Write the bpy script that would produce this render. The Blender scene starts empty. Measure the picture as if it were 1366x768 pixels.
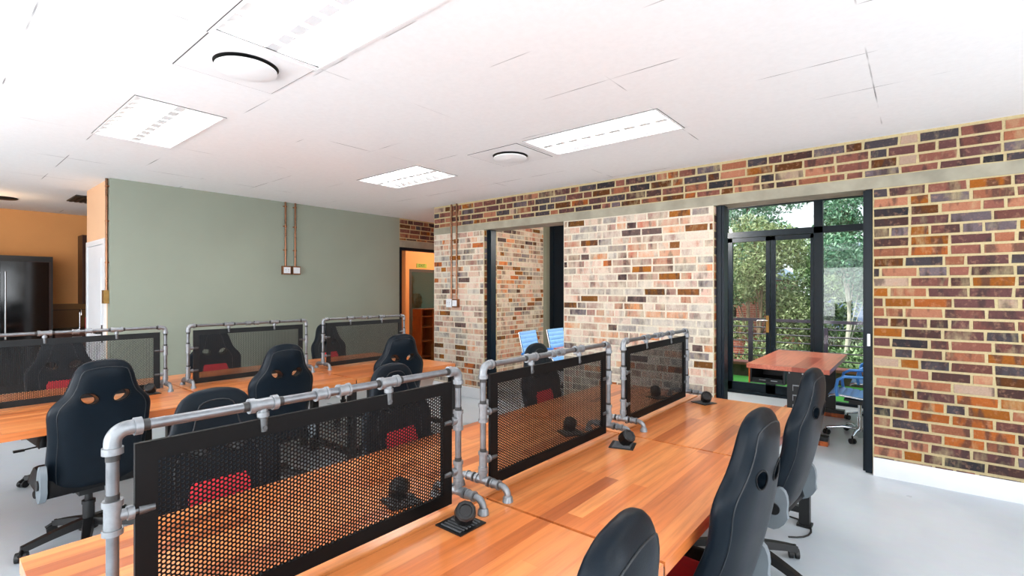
import bpy, bmesh, math, random
import numpy as np
from mathutils import Vector, Matrix

random.seed(7)
rng = np.random.default_rng(7)
SC = bpy.context.scene
COL = SC.collection
R = math.radians

# ------------------------------------------------------------------ helpers
def link(o, parent=None):
    COL.objects.link(o)
    if parent is not None:
        o.parent = parent
    return o

def tag(o, label=None, cat=None, group=None, kind=None):
    if label: o['label'] = label
    if cat: o['category'] = cat
    if group: o['group'] = group
    if kind: o['kind'] = kind
    return o

def thing(name, label, cat, loc=(0, 0, 0), rz=0.0, group=None):
    o = bpy.data.objects.new(name, None)
    o.empty_display_size = 0.1
    link(o)
    o.location = loc
    o.rotation_euler = (0, 0, rz)
    return tag(o, label, cat, group)

def copy_tree(o, parent=None):
    c = o.copy()
    COL.objects.link(c)
    c.parent = parent
    for ch in list(o.children):
        copy_tree(ch, c)
    return c

def finish(me, mats, smooth=None):
    for m in (mats if isinstance(mats, (list, tuple)) else [mats]):
        me.materials.append(m)
    if smooth is not None:
        me.polygons.foreach_set('use_smooth', [True] * len(me.polygons))
        me.set_sharp_from_angle(angle=R(smooth))
    me.update()

def mesh_obj(name, verts, faces, mat, parent=None, smooth=None):
    me = bpy.data.meshes.new(name)
    me.from_pydata(verts, [], faces)
    finish(me, mat, smooth)
    return link(bpy.data.objects.new(name, me), parent)

class B:
    """collects shapes in one bmesh"""
    def __init__(s):
        s.bm = bmesh.new()
    def box(s, x0, x1, y0, y1, z0, z1, rot=None, piv=None):
        v = [s.bm.verts.new(p) for p in
             [(x0, y0, z0), (x1, y0, z0), (x1, y1, z0), (x0, y1, z0), (x0, y0, z1), (x1, y0, z1), (x1, y1, z1), (x0, y1, z1)]]
        for f in [(0, 3, 2, 1), (4, 5, 6, 7), (0, 1, 5, 4), (1, 2, 6, 5), (2, 3, 7, 6), (3, 0, 4, 7)]:
            s.bm.faces.new([v[i] for i in f])
        if rot is not None:
            bmesh.ops.rotate(s.bm, verts=v, cent=piv or ((x0+x1)/2, (y0+y1)/2, (z0+z1)/2), matrix=rot)
        return s
    def quad(s, *pts):
        s.bm.faces.new([s.bm.verts.new(p) for p in pts]); return s
    def prism(s, poly, z0, z1, f=lambda a, b, c: (a, b, c)):
        lo = [s.bm.verts.new(f(a, b, z0)) for a, b in poly]
        hi = [s.bm.verts.new(f(a, b, z1)) for a, b in poly]
        n = len(poly)
        s.bm.faces.new(lo[::-1]); s.bm.faces.new(hi)
        for i in range(n):
            s.bm.faces.new([lo[i], lo[(i+1) % n], hi[(i+1) % n], hi[i]])
        return s
    def ring(s, c, ax, r, n, ref=None):
        ax = Vector(ax).normalized()
        u = ref if ref is not None else (Vector((0, 0, 1)) if abs(ax.z) < .9 else Vector((1, 0, 0)))
        u = (u - ax * u.dot(ax)).normalized(); w = ax.cross(u)
        return [s.bm.verts.new(Vector(c) + (u*math.cos(2*math.pi*i/n) + w*math.sin(2*math.pi*i/n))*r) for i in range(n)]
    def bridge(s, a, b):
        n = len(a)
        for i in range(n):
            s.bm.faces.new([a[i], a[(i+1) % n], b[(i+1) % n], b[i]])
    def cyl(s, p0, p1, r0, r1=None, n=16):
        ax = Vector(p1) - Vector(p0)
        a = s.ring(p0, ax, r0, n); b = s.ring(p1, ax, r0 if r1 is None else r1, n)
        s.bridge(a, b); s.bm.faces.new(a[::-1]); s.bm.faces.new(b)
        return s
    def tube(s, pts, r, n=10, closed=False):
        pts = [Vector(p) for p in pts]; m = len(pts); rings = []; ref = None
        for i, p in enumerate(pts):
            if closed: t = pts[(i+1) % m] - pts[i-1]
            else: t = pts[min(i+1, m-1)] - pts[max(i-1, 0)]
            t.normalize()
            if ref is None: ref = Vector((0, 0, 1)) if abs(t.z) < .9 else Vector((1, 0, 0))
            ref = (ref - t*ref.dot(t)).normalized()
            rr = r[i] if isinstance(r, (list, tuple)) else r
            rings.append(s.ring(p, t, rr, n, ref))
        for i in range(m-1): s.bridge(rings[i], rings[i+1])
        if closed: s.bridge(rings[-1], rings[0])
        else: s.bm.faces.new(rings[0][::-1]); s.bm.faces.new(rings[-1])
        return s
    def lathe(s, prof, c=(0, 0, 0), ax=(0, 0, 1), n=20):
        ax = Vector(ax).normalized(); prev = None
        for (r, h) in prof:
            k = s.ring(Vector(c) + ax*h, ax, max(r, 1e-4), n)
            if prev: s.bridge(prev, k)
            else: s.bm.faces.new(k[::-1])
            prev = k
        s.bm.faces.new(prev)
        return s
    def bevel(s, w, seg=2, ang=30):
        ed = [e for e in s.bm.edges if len(e.link_faces) == 2 and e.calc_face_angle(0) > R(ang)]
        bmesh.ops.bevel(s.bm, geom=ed, offset=w, segments=seg, profile=.5, affect='EDGES', clamp_overlap=True)
        return s
    def out(s, name, mat, parent=None, smooth=None, loc=None):
        bmesh.ops.recalc_face_normals(s.bm, faces=s.bm.faces[:])
        me = bpy.data.meshes.new(name); s.bm.to_mesh(me); s.bm.free()
        finish(me, mat, smooth)
        o = link(bpy.data.objects.new(name, me), parent)
        if loc: o.location = loc
        return o

def arc(c, u, w, r, a0, a1, n=8):
    c = Vector(c); u = Vector(u); w = Vector(w)
    return [c + u*r*math.cos(a0+(a1-a0)*i/n) + w*r*math.sin(a0+(a1-a0)*i/n) for i in range(n+1)]

# ------------------------------------------------------------------ materials
def srgb(*c):
    return tuple(((x/255)/12.92 if x/255 <= .04045 else ((x/255+.055)/1.055)**2.4) for x in c)

class NT:
    def __init__(s, name):
        s.m = bpy.data.materials.new(name); s.m.use_nodes = True
        s.t = s.m.node_tree; s.t.nodes.clear()
        s.o = s.n('ShaderNodeOutputMaterial')
    def n(s, typ, **kw):
        k = s.t.nodes.new(typ)
        for a, v in kw.items():
            setattr(k, a, v)
        return k
    def l(s, a, b): s.t.links.new(a, b)
    def setin(s, node, **kw):
        for k, v in kw.items():
            node.inputs[k.replace('_', ' ')].default_value = v
    def bsdf(s, color=None, rough=.5, metal=0., **kw):
        p = s.n('ShaderNodeBsdfPrincipled')
        if color is not None: p.inputs['Base Color'].default_value = (*color, 1)
        p.inputs['Roughness'].default_value = rough; p.inputs['Metallic'].default_value = metal
        for k, v in kw.items(): p.inputs[k].default_value = v
        s.l(p.outputs[0], s.o.inputs[0]); return p
    def coords(s, which='Object', scale=(1, 1, 1), loc=(0, 0, 0), rot=(0, 0, 0)):
        tc = s.n('ShaderNodeTexCoord'); mp = s.n('ShaderNodeMapping')
        mp.inputs['Scale'].default_value = scale; mp.inputs['Location'].default_value = loc; mp.inputs['Rotation'].default_value = rot
        s.l(tc.outputs[which], mp.inputs[0]); return mp.outputs[0]
    def noise(s, vec, scale, detail=3, rough=.55):
        k = s.n('ShaderNodeTexNoise'); k.inputs['Scale'].default_value = scale
        k.inputs['Detail'].default_value = detail; k.inputs['Roughness'].default_value = rough
        if vec is not None: s.l(vec, k.inputs['Vector'])
        return k
    def ramp(s, fac, stops, interp='LINEAR'):
        k = s.n('ShaderNodeValToRGB'); k.color_ramp.interpolation = interp
        e = k.color_ramp.elements
        while len(e) < len(stops): e.new(.5)
        for i, (p, c) in enumerate(stops):
            e[i].position = p; e[i].color = (*c, 1) if len(c) == 3 else c
        s.l(fac, k.inputs[0]); return k.outputs[0]
    def mix(s, fac, a, b, mode='MIX'):
        k = s.n('ShaderNodeMix', data_type='RGBA', blend_type=mode)
        for sock, v in ((k.inputs[0], fac), (k.inputs[6], a), (k.inputs[7], b)):
            if hasattr(v, 'links'): s.l(v, sock)
            elif isinstance(v, tuple): sock.default_value = (*v, 1)
            else: sock.default_value = v
        return k.outputs[2]
    def math(s, op, a, b=0.):
        k = s.n('ShaderNodeMath', operation=op)
        for i, v in enumerate((a, b)):
            if hasattr(v, 'links'): s.l(v, k.inputs[i])
            else: k.inputs[i].default_value = v
        return k.outputs[0]
    def bump(s, p, h, strength=.3, dist=.01):
        k = s.n('ShaderNodeBump'); k.inputs['Strength'].default_value = strength; k.inputs['Distance'].default_value = dist
        s.l(h, k.inputs['Height']); s.l(k.outputs[0], p.inputs['Normal'])

def pmat(name, rgb, rough=.5, metal=0., var=.12, scale=6., bump=0., bscale=60., **kw):
    t = NT(name); c = srgb(*rgb)
    p = t.bsdf(c, rough, metal, **kw)
    v = t.coords()
    nz = t.noise(v, scale)
    a = tuple(x*(1-var) for x in c); b = tuple(min(1, x*(1+var)) for x in c)
    t.l(t.ramp(nz.outputs[0], [(.3, a), (.7, b)]), p.inputs['Base Color'])
    rr = t.n('ShaderNodeMapRange'); rr.inputs['To Min'].default_value = max(0, rough-.05); rr.inputs['To Max'].default_value = min(1, rough+.05)
    t.l(nz.outputs[0], rr.inputs[0]); t.l(rr.outputs[0], p.inputs['Roughness'])
    if bump:
        t.bump(p, t.noise(v, bscale, 2).outputs[0], bump, .004)
    return t.m

def wood(name, dark, mid, light, row=.062, length=.95, rough=.28, axis='Y', coat=.25):
    t = NT(name)
    p = t.bsdf(None, rough, 0.)
    p.inputs['Coat Weight'].default_value = coat; p.inputs['Coat Roughness'].default_value = .12
    tc = t.n('ShaderNodeTexCoord'); oi = t.n('ShaderNodeObjectInfo')
    off = t.n('ShaderNodeVectorMath', operation='SCALE'); t.l(oi.outputs['Location'], off.inputs[0]); off.inputs['Scale'].default_value = 3.7
    add = t.n('ShaderNodeVectorMath', operation='ADD'); t.l(tc.outputs['Object'], add.inputs[0]); t.l(off.outputs[0], add.inputs[1])
    mp = t.n('ShaderNodeMapping'); mp.inputs['Rotation'].default_value = (0, 0, R(90) if axis == 'Y' else 0)
    t.l(add.outputs[0], mp.inputs[0]); v = mp.outputs[0]
    bk = t.n('ShaderNodeTexBrick', offset=.41, offset_frequency=2, squash=1.0)
    t.l(v, bk.inputs['Vector'])
    t.setin(bk, Color1=(0, 0, 0, 1), Color2=(1, 1, 1, 1), Mortar=(.25, .25, .25, 1), Scale=1.0, Mortar_Size=.0006, Mortar_Smooth=.3, Bias=0., Brick_Width=length, Row_Height=row)
    col = t.ramp(bk.outputs['Color'], [(0., dark), (.22, mid), (.6, tuple((a+b)/2 for a, b in zip(mid, light))), (1., light)])
    gm = t.n('ShaderNodeMapping'); gm.inputs['Scale'].default_value = (1.1, 22, 22); t.l(v, gm.inputs[0])
    g = t.noise(gm.outputs[0], 2.2, 5, .6)
    gr = t.ramp(g.outputs[0], [(.3, (.55, .5, .45)), (.55, (1, 1, 1)), (.75, (1.12, 1.1, 1.05))])
    col = t.mix(.75, col, gr, 'MULTIPLY')
    n2 = t.noise(v, 1.3, 2)
    col = t.mix(t.math('MULTIPLY', n2.outputs[0], .35), col, mid)
    t.l(col, p.inputs['Base Color'])
    t.bump(p, g.outputs[0], .05, .002)
    return t.m

M = {}
M['floor'] = (lambda: None)
def mk_floor():
    t = NT('epoxy_floor'); p = t.bsdf(None, .3)
    v = t.coords()
    n = t.noise(v, .9, 4); n2 = t.noise(v, 14, 3)
    c = t.ramp(n.outputs[0], [(.25, srgb(172, 183, 193)), (.5, srgb(186, 195, 203)), (.8, srgb(196, 204, 211))])
    t.l(t.mix(.05, c, n2.outputs[1]), p.inputs['Base Color'])
    rr = t.n('ShaderNodeMapRange'); rr.inputs['To Min'].default_value = .2; rr.inputs['To Max'].default_value = .4
    t.l(n.outputs[0], rr.inputs[0]); t.l(rr.outputs[0], p.inputs['Roughness'])
    t.bump(p, n.outputs[0], .04, .02)
    return t.m
M['floor'] = mk_floor()

def mk_ceiling():
    t = NT('ceiling_tiles'); p = t.bsdf(None, .9)
    p.inputs['Specular IOR Level'].default_value = .1
    tc = t.n('ShaderNodeTexCoord'); sep = t.n('ShaderNodeSeparateXYZ'); t.l(tc.outputs['Object'], sep.inputs[0])
    def line(out, off, period, w):
        a = t.math('ADD', out, off)
        m = t.math('PINGPONG', a, period/2)
        return t.math('LESS_THAN', m, w)
    lx = line(sep.outputs[0], 1.42+12.1, 1.21, .0035); ly = line(sep.outputs[1], -.92+11.5, .575, .0035)
    n = t.noise(tc.outputs['Object'], 1.7, 2)
    msk = t.ramp(n.outputs[0], [(.56, (0, 0, 0)), (.66, (1, 1, 1))])
    ln = t.math('MULTIPLY', t.math('MAXIMUM', lx, ly), msk)
    n2 = t.noise(tc.outputs['Object'], 30, 2)
    base = t.ramp(n2.outputs[0], [(.3, (.9, .9, .9)), (.7, (.93, .93, .93))])
    t.l(t.mix(ln, base, (.3, .3, .3)), p.inputs['Base Color'])
    return t.m
M['ceiling'] = mk_ceiling()
M['ceiling_white'] = pmat('ceiling_panel_white', (243, 243, 243), .8, var=.02)
M['sage'] = pmat('sage_paint', (144, 151, 137), .75, var=.03, scale=2., bump=.06, bscale=120)
M['orange'] = pmat('orange_paint', (226, 160, 96), .75, var=.05, scale=1.5)
M['cream'] = pmat('warm_cream_paint', (236, 190, 150), .7, var=.03, scale=1.5)
M['white'] = pmat('white_paint', (222, 225, 229), .45, var=.02)
M['plain'] = pmat('pale_wall_paint', (228, 226, 220), .8, var=.03)
M['concrete'] = pmat('concrete_lintel', (152, 147, 130), .85, var=.2, scale=5., bump=.2, bscale=40)
M['black_frame'] = pmat('dark_blue_black_aluminium', (6, 20, 30), .38, .0, var=.15, scale=4., **{'Specular IOR Level': .2})
M['black_steel'] = pmat('black_powder_coated_steel', (16, 17, 18), .45, .0, var=.2, scale=9.)
M['screen_black'] = pmat('black_perforated_steel', (8, 8, 9), .5, .0, var=.2, scale=9., **{'Specular IOR Level': .15})
M['screen_grey'] = pmat('charcoal_perforated_steel', (30, 33, 35), .5, .0, var=.15, scale=9., **{'Specular IOR Level': .2})
M['galv'] = pmat('galvanised_pipe', (118, 121, 125), .36, .8, var=.16, scale=30.)
M['galv_dark'] = pmat('dark_thread_tape', (58, 58, 58), .5, .5, var=.2, scale=40.)
M['fitting'] = pmat('cast_galvanised_fitting', (134, 138, 142), .42, .65, var=.14, scale=45., bump=.12, bscale=160)
M['leather'] = pmat('black_faux_leather', (12, 21, 29), .36, 0., var=.12, scale=14., bump=.06, bscale=260, **{'Specular IOR Level': .14})
M['leather_side'] = pmat('black_faux_leather_bolster', (10, 12, 15), .36, 0., var=.12, scale=14., bump=.06, bscale=260, **{'Specular IOR Level': .14})
M['red'] = pmat('red_fabric', (196, 28, 44), .7, 0., var=.12, scale=40., bump=.15, bscale=300)
M['stitch'] = pmat('dark_piping', (22, 27, 32), .5, 0.)
M['plastic_black'] = pmat('black_plastic', (12, 12, 13), .42, 0., var=.15)
M['plastic_grey'] = pmat('pale_grey_plastic', (112, 120, 126), .4, 0., var=.05)
M['chrome'] = pmat('chrome', (205, 208, 212), .15, 1., var=.03)
M['blue'] = pmat('blue_mesh_sling', (124, 176, 232), .45, 0., var=.08, scale=20., bump=.2, bscale=400)
M['blue_arm'] = pmat('blue_armrest_coating', (70, 138, 214), .3, 0., var=.08)
M['copper'] = pmat('copper_pipe', (138, 98, 74), .28, .9, var=.15, scale=12.)
M['copper_box'] = pmat('copper_box', (140, 92, 60), .35, .7, var=.2, scale=20.)
M['brass'] = pmat('brass_box', (150, 118, 66), .4, .8, var=.15, scale=20.)
M['dark_wood'] = pmat('dark_brown_laminate', (58, 32, 22), .4, 0., var=.2, scale=3.)
M['brown_wood'] = pmat('brown_shelf_wood', (132, 80, 42), .4, 0., var=.2, scale=4.)
M['steel'] = pmat('brushed_steel', (180, 182, 184), .3, .95, var=.05)
M['clamp'] = pmat('dull_steel_clamp', (96, 98, 100), .4, .8, var=.2, scale=40.)
M['dark_glass'] = pmat('dark_fridge_glass', (12, 13, 15), .08, 0., var=.1)
M['paper'] = pmat('white_paper', (226, 222, 214), .7)
M['cardboard'] = pmat('brown_cardboard', (132, 98, 52), .8, var=.12)
M['grille'] = pmat('dark_grille', (60, 54, 48), .6)
M['socket_dark'] = pmat('socket_slots', (90, 92, 95), .5)
M['turf'] = pmat('artificial_turf', (86, 176, 62), .9, 0., var=.25, scale=90., bump=.5, bscale=400)
M['coping'] = pmat('red_coping', (150, 86, 74), .7, 0., var=.2, scale=10.)
M['kerb'] = pmat('dark_kerb_render', (92, 72, 62), .85, 0., var=.2, scale=8.)
M['rail'] = pmat('balcony_rail_paint', (52, 42, 58), .4, 0., var=.1)
M['soil'] = pmat('garden_soil', (70, 74, 48), .95, 0., var=.3, scale=1.2)
M['bark_pale'] = pmat('pale_bark', (196, 188, 170), .8, 0., var=.22, scale=9., bump=.3, bscale=30)
M['bark'] = pmat('brown_bark', (110, 90, 70), .9, 0., var=.3, scale=9., bump=.4, bscale=30)
M['slate'] = pmat('blue_grey_roof', (120, 138, 156), .6, 0., var=.1, scale=2.)
M['blue_wall'] = pmat('blue_grey_wall', (110, 126, 160), .7, 0., var=.1, scale=2.)
M['desk'] = wood('orange_block_wood', srgb(150, 76, 40), srgb(208, 116, 58), srgb(230, 150, 88))
M['table'] = wood('reddish_block_wood', srgb(150, 72, 56), srgb(192, 102, 80), srgb(212, 130, 104), row=.14, length=2.4)
M['wood_edge'] = wood('red_brown_wood_edge', srgb(120, 52, 22), srgb(170, 80, 34), srgb(190, 98, 44))
M['groove'] = pmat('dark_red_edging', (54, 20, 14), .5, var=.2)

def mk_backsplash():
    t = NT('brown_wall_tile'); p = t.bsdf(None, .3)
    v = t.coords(rot=(R(90), 0, R(90)))
    bk = t.n('ShaderNodeTexBrick', offset=0.); t.l(v, bk.inputs['Vector'])
    t.setin(bk, Color1=(*srgb(128, 92, 54), 1), Color2=(*srgb(112, 80, 46), 1), Mortar=(*srgb(60, 44, 30), 1), Scale=1., Mortar_Size=.006, Brick_Width=.4, Row_Height=.2)
    t.l(bk.outputs[0], p.inputs['Base Color']); return t.m
M['backsplash'] = mk_backsplash()

def mk_brick(name, mortar, glare):
    t = NT(name); p = t.bsdf(None, .85)
    p.inputs['Specular IOR Level'].default_value = .25
    at = t.n('ShaderNodeAttribute'); at.attribute_name = 'brick'
    v = t.coords()
    n1 = t.noise(v, 26, 4, .6); n2 = t.noise(v, 90, 3, .6); n3 = t.noise(v, 6, 3)
    sm = t.coords(scale=(1., 1., .35)); n4 = t.noise(sm, 17, 3, .6)
    c = at.outputs['Color']
    # firing marks: darker and lighter patches inside a brick
    n5 = t.noise(t.coords(scale=(1., 1., .3), loc=(3.3, 1.7, 5.1)), 14, 2, .5)
    c = t.mix(t.ramp(n5.outputs[0], [(.52, (0, 0, 0)), (.62, (.7, .7, .7))]), c, srgb(58, 46, 46))
    c = t.mix(t.ramp(n1.outputs[0], [(.54, (0, 0, 0)), (.74, (.4, .4, .4))]), c, srgb(190, 144, 116))
    c = t.mix(.35, c, t.ramp(n2.outputs[0], [(.3, (.55, .5, .48)), (.7, (1.2, 1.2, 1.2))]), 'MULTIPLY')
    a2 = t.n('ShaderNodeAttribute'); a2.attribute_name = 'smear_glare'
    glare_fac = t.math('MULTIPLY', a2.outputs['Fac'], 7.); glare_fac.node.use_clamp = True
    mort = t.mix(glare_fac, mortar, glare)  # mortar turns paler where the overexposure is painted in
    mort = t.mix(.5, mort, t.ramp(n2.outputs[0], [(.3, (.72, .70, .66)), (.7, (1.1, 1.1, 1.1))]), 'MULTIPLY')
    smear_glare = t.math('ADD', t.math('MULTIPLY', n4.outputs[0], .55), t.math('MULTIPLY', n3.outputs[0], .45))
    # old mortar smears plus painted overexposure on brick faces, stored per brick
    wm = t.ramp(t.math('ADD', smear_glare, a2.outputs['Fac']), [(.46, (0, 0, 0)), (.72, (.76, .76, .76))])
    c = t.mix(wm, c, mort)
    c = t.mix(at.outputs['Alpha'], mort, c)
    t.l(c, p.inputs['Base Color'])
    t.bump(p, n2.outputs[0], .35, .004)
    return t.m
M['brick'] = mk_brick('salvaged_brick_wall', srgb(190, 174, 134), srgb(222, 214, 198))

def mk_far_brick():
    t = NT('red_house_brick'); p = t.bsdf(None, .9)
    v = t.coords(rot=(R(90), 0, 0))
    bk = t.n('ShaderNodeTexBrick'); t.l(v, bk.inputs['Vector'])
    t.setin(bk, Color1=(*srgb(172, 84, 66), 1), Color2=(*srgb(150, 66, 52), 1), Mortar=(*srgb(190, 150, 130), 1), Scale=1., Mortar_Size=.012, Brick_Width=.25, Row_Height=.085)
    t.l(bk.outputs[0], p.inputs['Base Color']); return t.m
M['far_brick'] = mk_far_brick()

def emis(name, rgb, s):
    t = NT(name); e = t.n('ShaderNodeEmission'); e.inputs[0].default_value = (*rgb, 1); e.inputs[1].default_value = s
    t.l(e.outputs[0], t.o.inputs[0]); return t.m

def mk_glass():
    t = NT('window_glass')
    tr = t.n('ShaderNodeBsdfTransparent'); tr.inputs[0].default_value = (.93, .97, .96, 1)
    gl = t.n('ShaderNodeBsdfGlossy'); gl.inputs['Roughness'].default_value = .02
    fr = t.n('ShaderNodeFresnel'); fr.inputs[0].default_value = 1.4
    mx = t.n('ShaderNodeMixShader'); t.l(t.math('MULTIPLY', fr.outputs[0], .8), mx.inputs[0]); t.l(tr.outputs[0], mx.inputs[1]); t.l(gl.outputs[0], mx.inputs[2])
    t.l(mx.outputs[0], t.o.inputs[0]); return t.m
M['glass'] = mk_glass()
def mk_tint():
    t = NT('green_tinted_glass')
    tr = t.n('ShaderNodeBsdfTransparent'); tr.inputs[0].default_value = (.13, .19, .16, 1)
    gl = t.n('ShaderNodeBsdfGlossy'); gl.inputs['Roughness'].default_value = .03
    mx = t.n('ShaderNodeMixShader'); mx.inputs[0].default_value = .06; t.l(tr.outputs[0], mx.inputs[1]); t.l(gl.outputs[0], mx.inputs[2])
    t.l(mx.outputs[0], t.o.inputs[0]); return t.m
M['tint'] = mk_tint()

def mk_leaf(name, a, b, c):
    t = NT(name)
    oi = t.n('ShaderNodeAttribute'); oi.attribute_name = 'tone'
    col = t.ramp(oi.outputs['Fac'], [(0., a), (.5, b), (1., c)])
    d = t.n('ShaderNodeBsdfPrincipled'); d.inputs['Roughness'].default_value = .45; t.l(col, d.inputs['Base Color'])
    tl = t.n('ShaderNodeBsdfTranslucent'); t.l(col, tl.inputs[0])
    mx = t.n('ShaderNodeMixShader'); mx.inputs[0].default_value = .35; t.l(d.outputs[0], mx.inputs[1]); t.l(tl.outputs[0], mx.inputs[2])
    t.l(mx.outputs[0], t.o.inputs[0]); return t.m
M['leaf_a'] = mk_leaf('leaf_green', srgb(44, 68, 34), srgb(108, 138, 84), srgb(206, 222, 172))
M['leaf_b'] = mk_leaf('leaf_blue_green', srgb(34, 70, 48), srgb(86, 136, 100), srgb(186, 222, 188))
M['leaf_c'] = mk_leaf('leaf_olive', srgb(52, 68, 32), srgb(122, 140, 84), srgb(220, 226, 180))

# ------------------------------------------------------------------ room dimensions
H = 2.786            # ceiling
YB = 5.05            # brick wall face
YB2 = 5.33
XS = -7.0            # sage wall face
XL = -5.70           # left end of brick wall
LT = 2.365           # underside of lintel band
LT2 = 2.46           # top of lintel band
YG = 7.80            # glazing of the back room
XR, YF = 3.2, -3.2   # right wall, wall behind the camera
EXPOSURE = 0.66

def struct(o): o['kind'] = 'structure'; return o

# floor
b = B(); b.box(-12.5, XR+.3, YF-.3, YG+.12, -.2, 0.0)
struct(b.out('floor', M['floor']))

# ceiling with openings for the light fittings and vents
LIGHTS = [(-2.655, -1.445, .92, 1.46), (-5.10, -3.915, .92, 1.44), (-2.57, -1.41, 3.29, 3.79), (-4.95, -3.925, 3.24, 3.79)]
LIGHTS_BACK = [(-2.655, -1.445, -1.4, -.86), (-5.10, -3.9, -1.4, -.86), (0.97, 2.18, -1.4, -.86), (0.97, 2.18, .92, 1.46), (0.97, 2.18, 3.24, 3.79)]
VENTS = [(-2.905, 1.185), (-2.95, 3.555)]
def ceiling():
    xs = sorted({-12.5, XR+.3, *[r[0] for r in LIGHTS+LIGHTS_BACK], *[r[1] for r in LIGHTS+LIGHTS_BACK]})
    ys = sorted({YF-.3, YG+.12, *[r[2] for r in LIGHTS+LIGHTS_BACK], *[r[3] for r in LIGHTS+LIGHTS_BACK]})
    b = B()
    for i in range(len(xs)-1):
        for j in range(len(ys)-1):
            cx, cy = (xs[i]+xs[i+1])/2, (ys[j]+ys[j+1])/2
            if any(r[0] < cx < r[1] and r[2] < cy < r[3] for r in LIGHTS+LIGHTS_BACK): continue
            b.box(xs[i], xs[i+1], ys[j], ys[j+1], H, H+.02)
    bmesh.ops.remove_doubles(b.bm, verts=b.bm.verts[:], dist=1e-4)
    # inner walls between neighbouring boxes are not needed
    seen = {}
    for f in b.bm.faces:
        k = tuple(round(x, 3) for x in f.calc_center_median()); seen.setdefault(k, []).append(f)
    bmesh.ops.delete(b.bm, geom=[f for k, l in seen.items() if len(l) > 1 for f in l], context='FACES')
    return b.out('ceiling', M['ceiling'])
struct(ceiling())

# ------------------------------------------------------------------ brick walls
PAL = [((158, 86, 36), 10), ((142, 88, 64), 13), ((168, 112, 86), 10), ((126, 78, 66), 15), ((104, 64, 56), 14), ((92, 60, 58), 14),
       ((72, 48, 44), 9), ((140, 80, 22), 9), ((88, 50, 18), 6), ((66, 60, 64), 8), ((44, 42, 46), 7), ((164, 140, 122), 5), ((100, 88, 92), 6)]
PAL_X = [srgb(*c) for c in ((150, 92, 32), (112, 72, 28), (176, 98, 48), (98, 80, 76), (124, 78, 40))]
PAL_L = [srgb(*c) for c in ((196, 134, 108), (206, 160, 142), (182, 116, 94), (168, 128, 118), (116, 108, 112), (206, 122, 66), (140, 102, 94), (206, 172, 156), (128, 116, 118))]  # paler brick tones, painted overexposure mainly on the wall's left
PALW = [w for _, w in PAL]; PALC = [srgb(*c) for c, _ in PAL]
def brick_mesh(name, rects, fmap, boxes, smear_glare=lambda a, z: 0., seed=1, zstart=0.0, course=.0815):
    """boxes: mortar core boxes; rects: (a0,a1,z0,z1) faces clad with bricks; fmap(a,z,out)->xyz"""
    rd = random.Random(seed)
    V, F, C, S = [], [], [], []
    def addbox(pts):
        k = len(V); V.extend(pts)
        for f in [(0, 3, 2, 1), (4, 5, 6, 7), (0, 1, 5, 4), (1, 2, 6, 5), (2, 3, 7, 6), (3, 0, 4, 7)]:
            F.append([k+i for i in f])
    for (x0, x1, y0, y1, z0, z1) in boxes:
        addbox([(x0, y0, z0), (x1, y0, z0), (x1, y1, z0), (x0, y1, z0), (x0, y0, z1), (x1, y0, z1), (x1, y1, z1), (x0, y1, z1)])
        C.extend([(1, 1, 1, 0)]*6); S.extend([smear_glare((x0+x1)/2, (z0+z1)/2)]*6)
    j = .0165
    for (a0, a1, z0, z1) in rects:
        n0 = int(math.floor((z0-zstart)/course+.3))
        k = n0
        while True:
            zb = zstart + k*course + j/2; zt = zstart + (k+1)*course - j/2
            k += 1
            if zb > z1-.02: break
            zb = max(zb, z0+j/2); zt = min(zt, z1-j/2)
            if zt-zb < .018: continue
            a = a0 + (j/2 if k % 2 else j/2) - rd.random()*.2*(1 if rd.random() < .7 else 0)
            while a < a1-.03:
                L = .222 if rd.random() < .62 else (.106 if rd.random() < .8 else .165)
                e = min(a+L, a1-j/2); s0 = max(a, a0+j/2)
                if e-s0 > .025:
                    o = .0025+rd.random()*.004
                    jt = lambda: (rd.random()-.5)*.006
                    q = [(s0+jt(), zb+jt()*.6), (e+jt(), zb+jt()*.6), (e+jt(), zt+jt()*.6), (s0+jt(), zt+jt()*.6)]
                    kk = len(V)
                    V.extend([fmap(x, z, -.002) for x, z in q]); V.extend([fmap(x, z, o) for x, z in [(q[0][0]+.002, q[0][1]+.002), (q[1][0]-.002, q[1][1]+.002), (q[2][0]-.002, q[2][1]-.002), (q[3][0]+.002, q[3][1]-.002)]])
                    fs = [(4, 5, 6, 7), (0, 1, 5, 4), (1, 2, 6, 5), (2, 3, 7, 6), (3, 0, 4, 7)]
                    c = rd.choices(PALC, PALW)[0]; g = .85+rd.random()*.3
                    sm = smear_glare((s0+e)/2, (zb+zt)/2) + (rd.random()-.5)*.16
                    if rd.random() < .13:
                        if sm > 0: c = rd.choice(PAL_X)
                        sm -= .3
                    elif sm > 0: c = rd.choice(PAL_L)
                    for f in fs:
                        F.append([kk+i for i in f]); C.append((c[0]*g, c[1]*g, c[2]*g, 1)); S.append(sm)
                a += L + j
    me = bpy.data.meshes.new(name); me.from_pydata(V, [], F)
    at = me.attributes.new('brick', 'FLOAT_COLOR', 'FACE'); at.data.foreach_set('color', [x for c in C for x in c])
    sa = me.attributes.new('smear_glare', 'FLOAT', 'FACE'); sa.data.foreach_set('value', S)
    bm = bmesh.new(); bm.from_mesh(me); bmesh.ops.recalc_face_normals(bm, faces=bm.faces[:]); bm.to_mesh(me); bm.free()
    finish(me, M['brick'])
    return struct(link(bpy.data.objects.new(name, me)))

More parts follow.
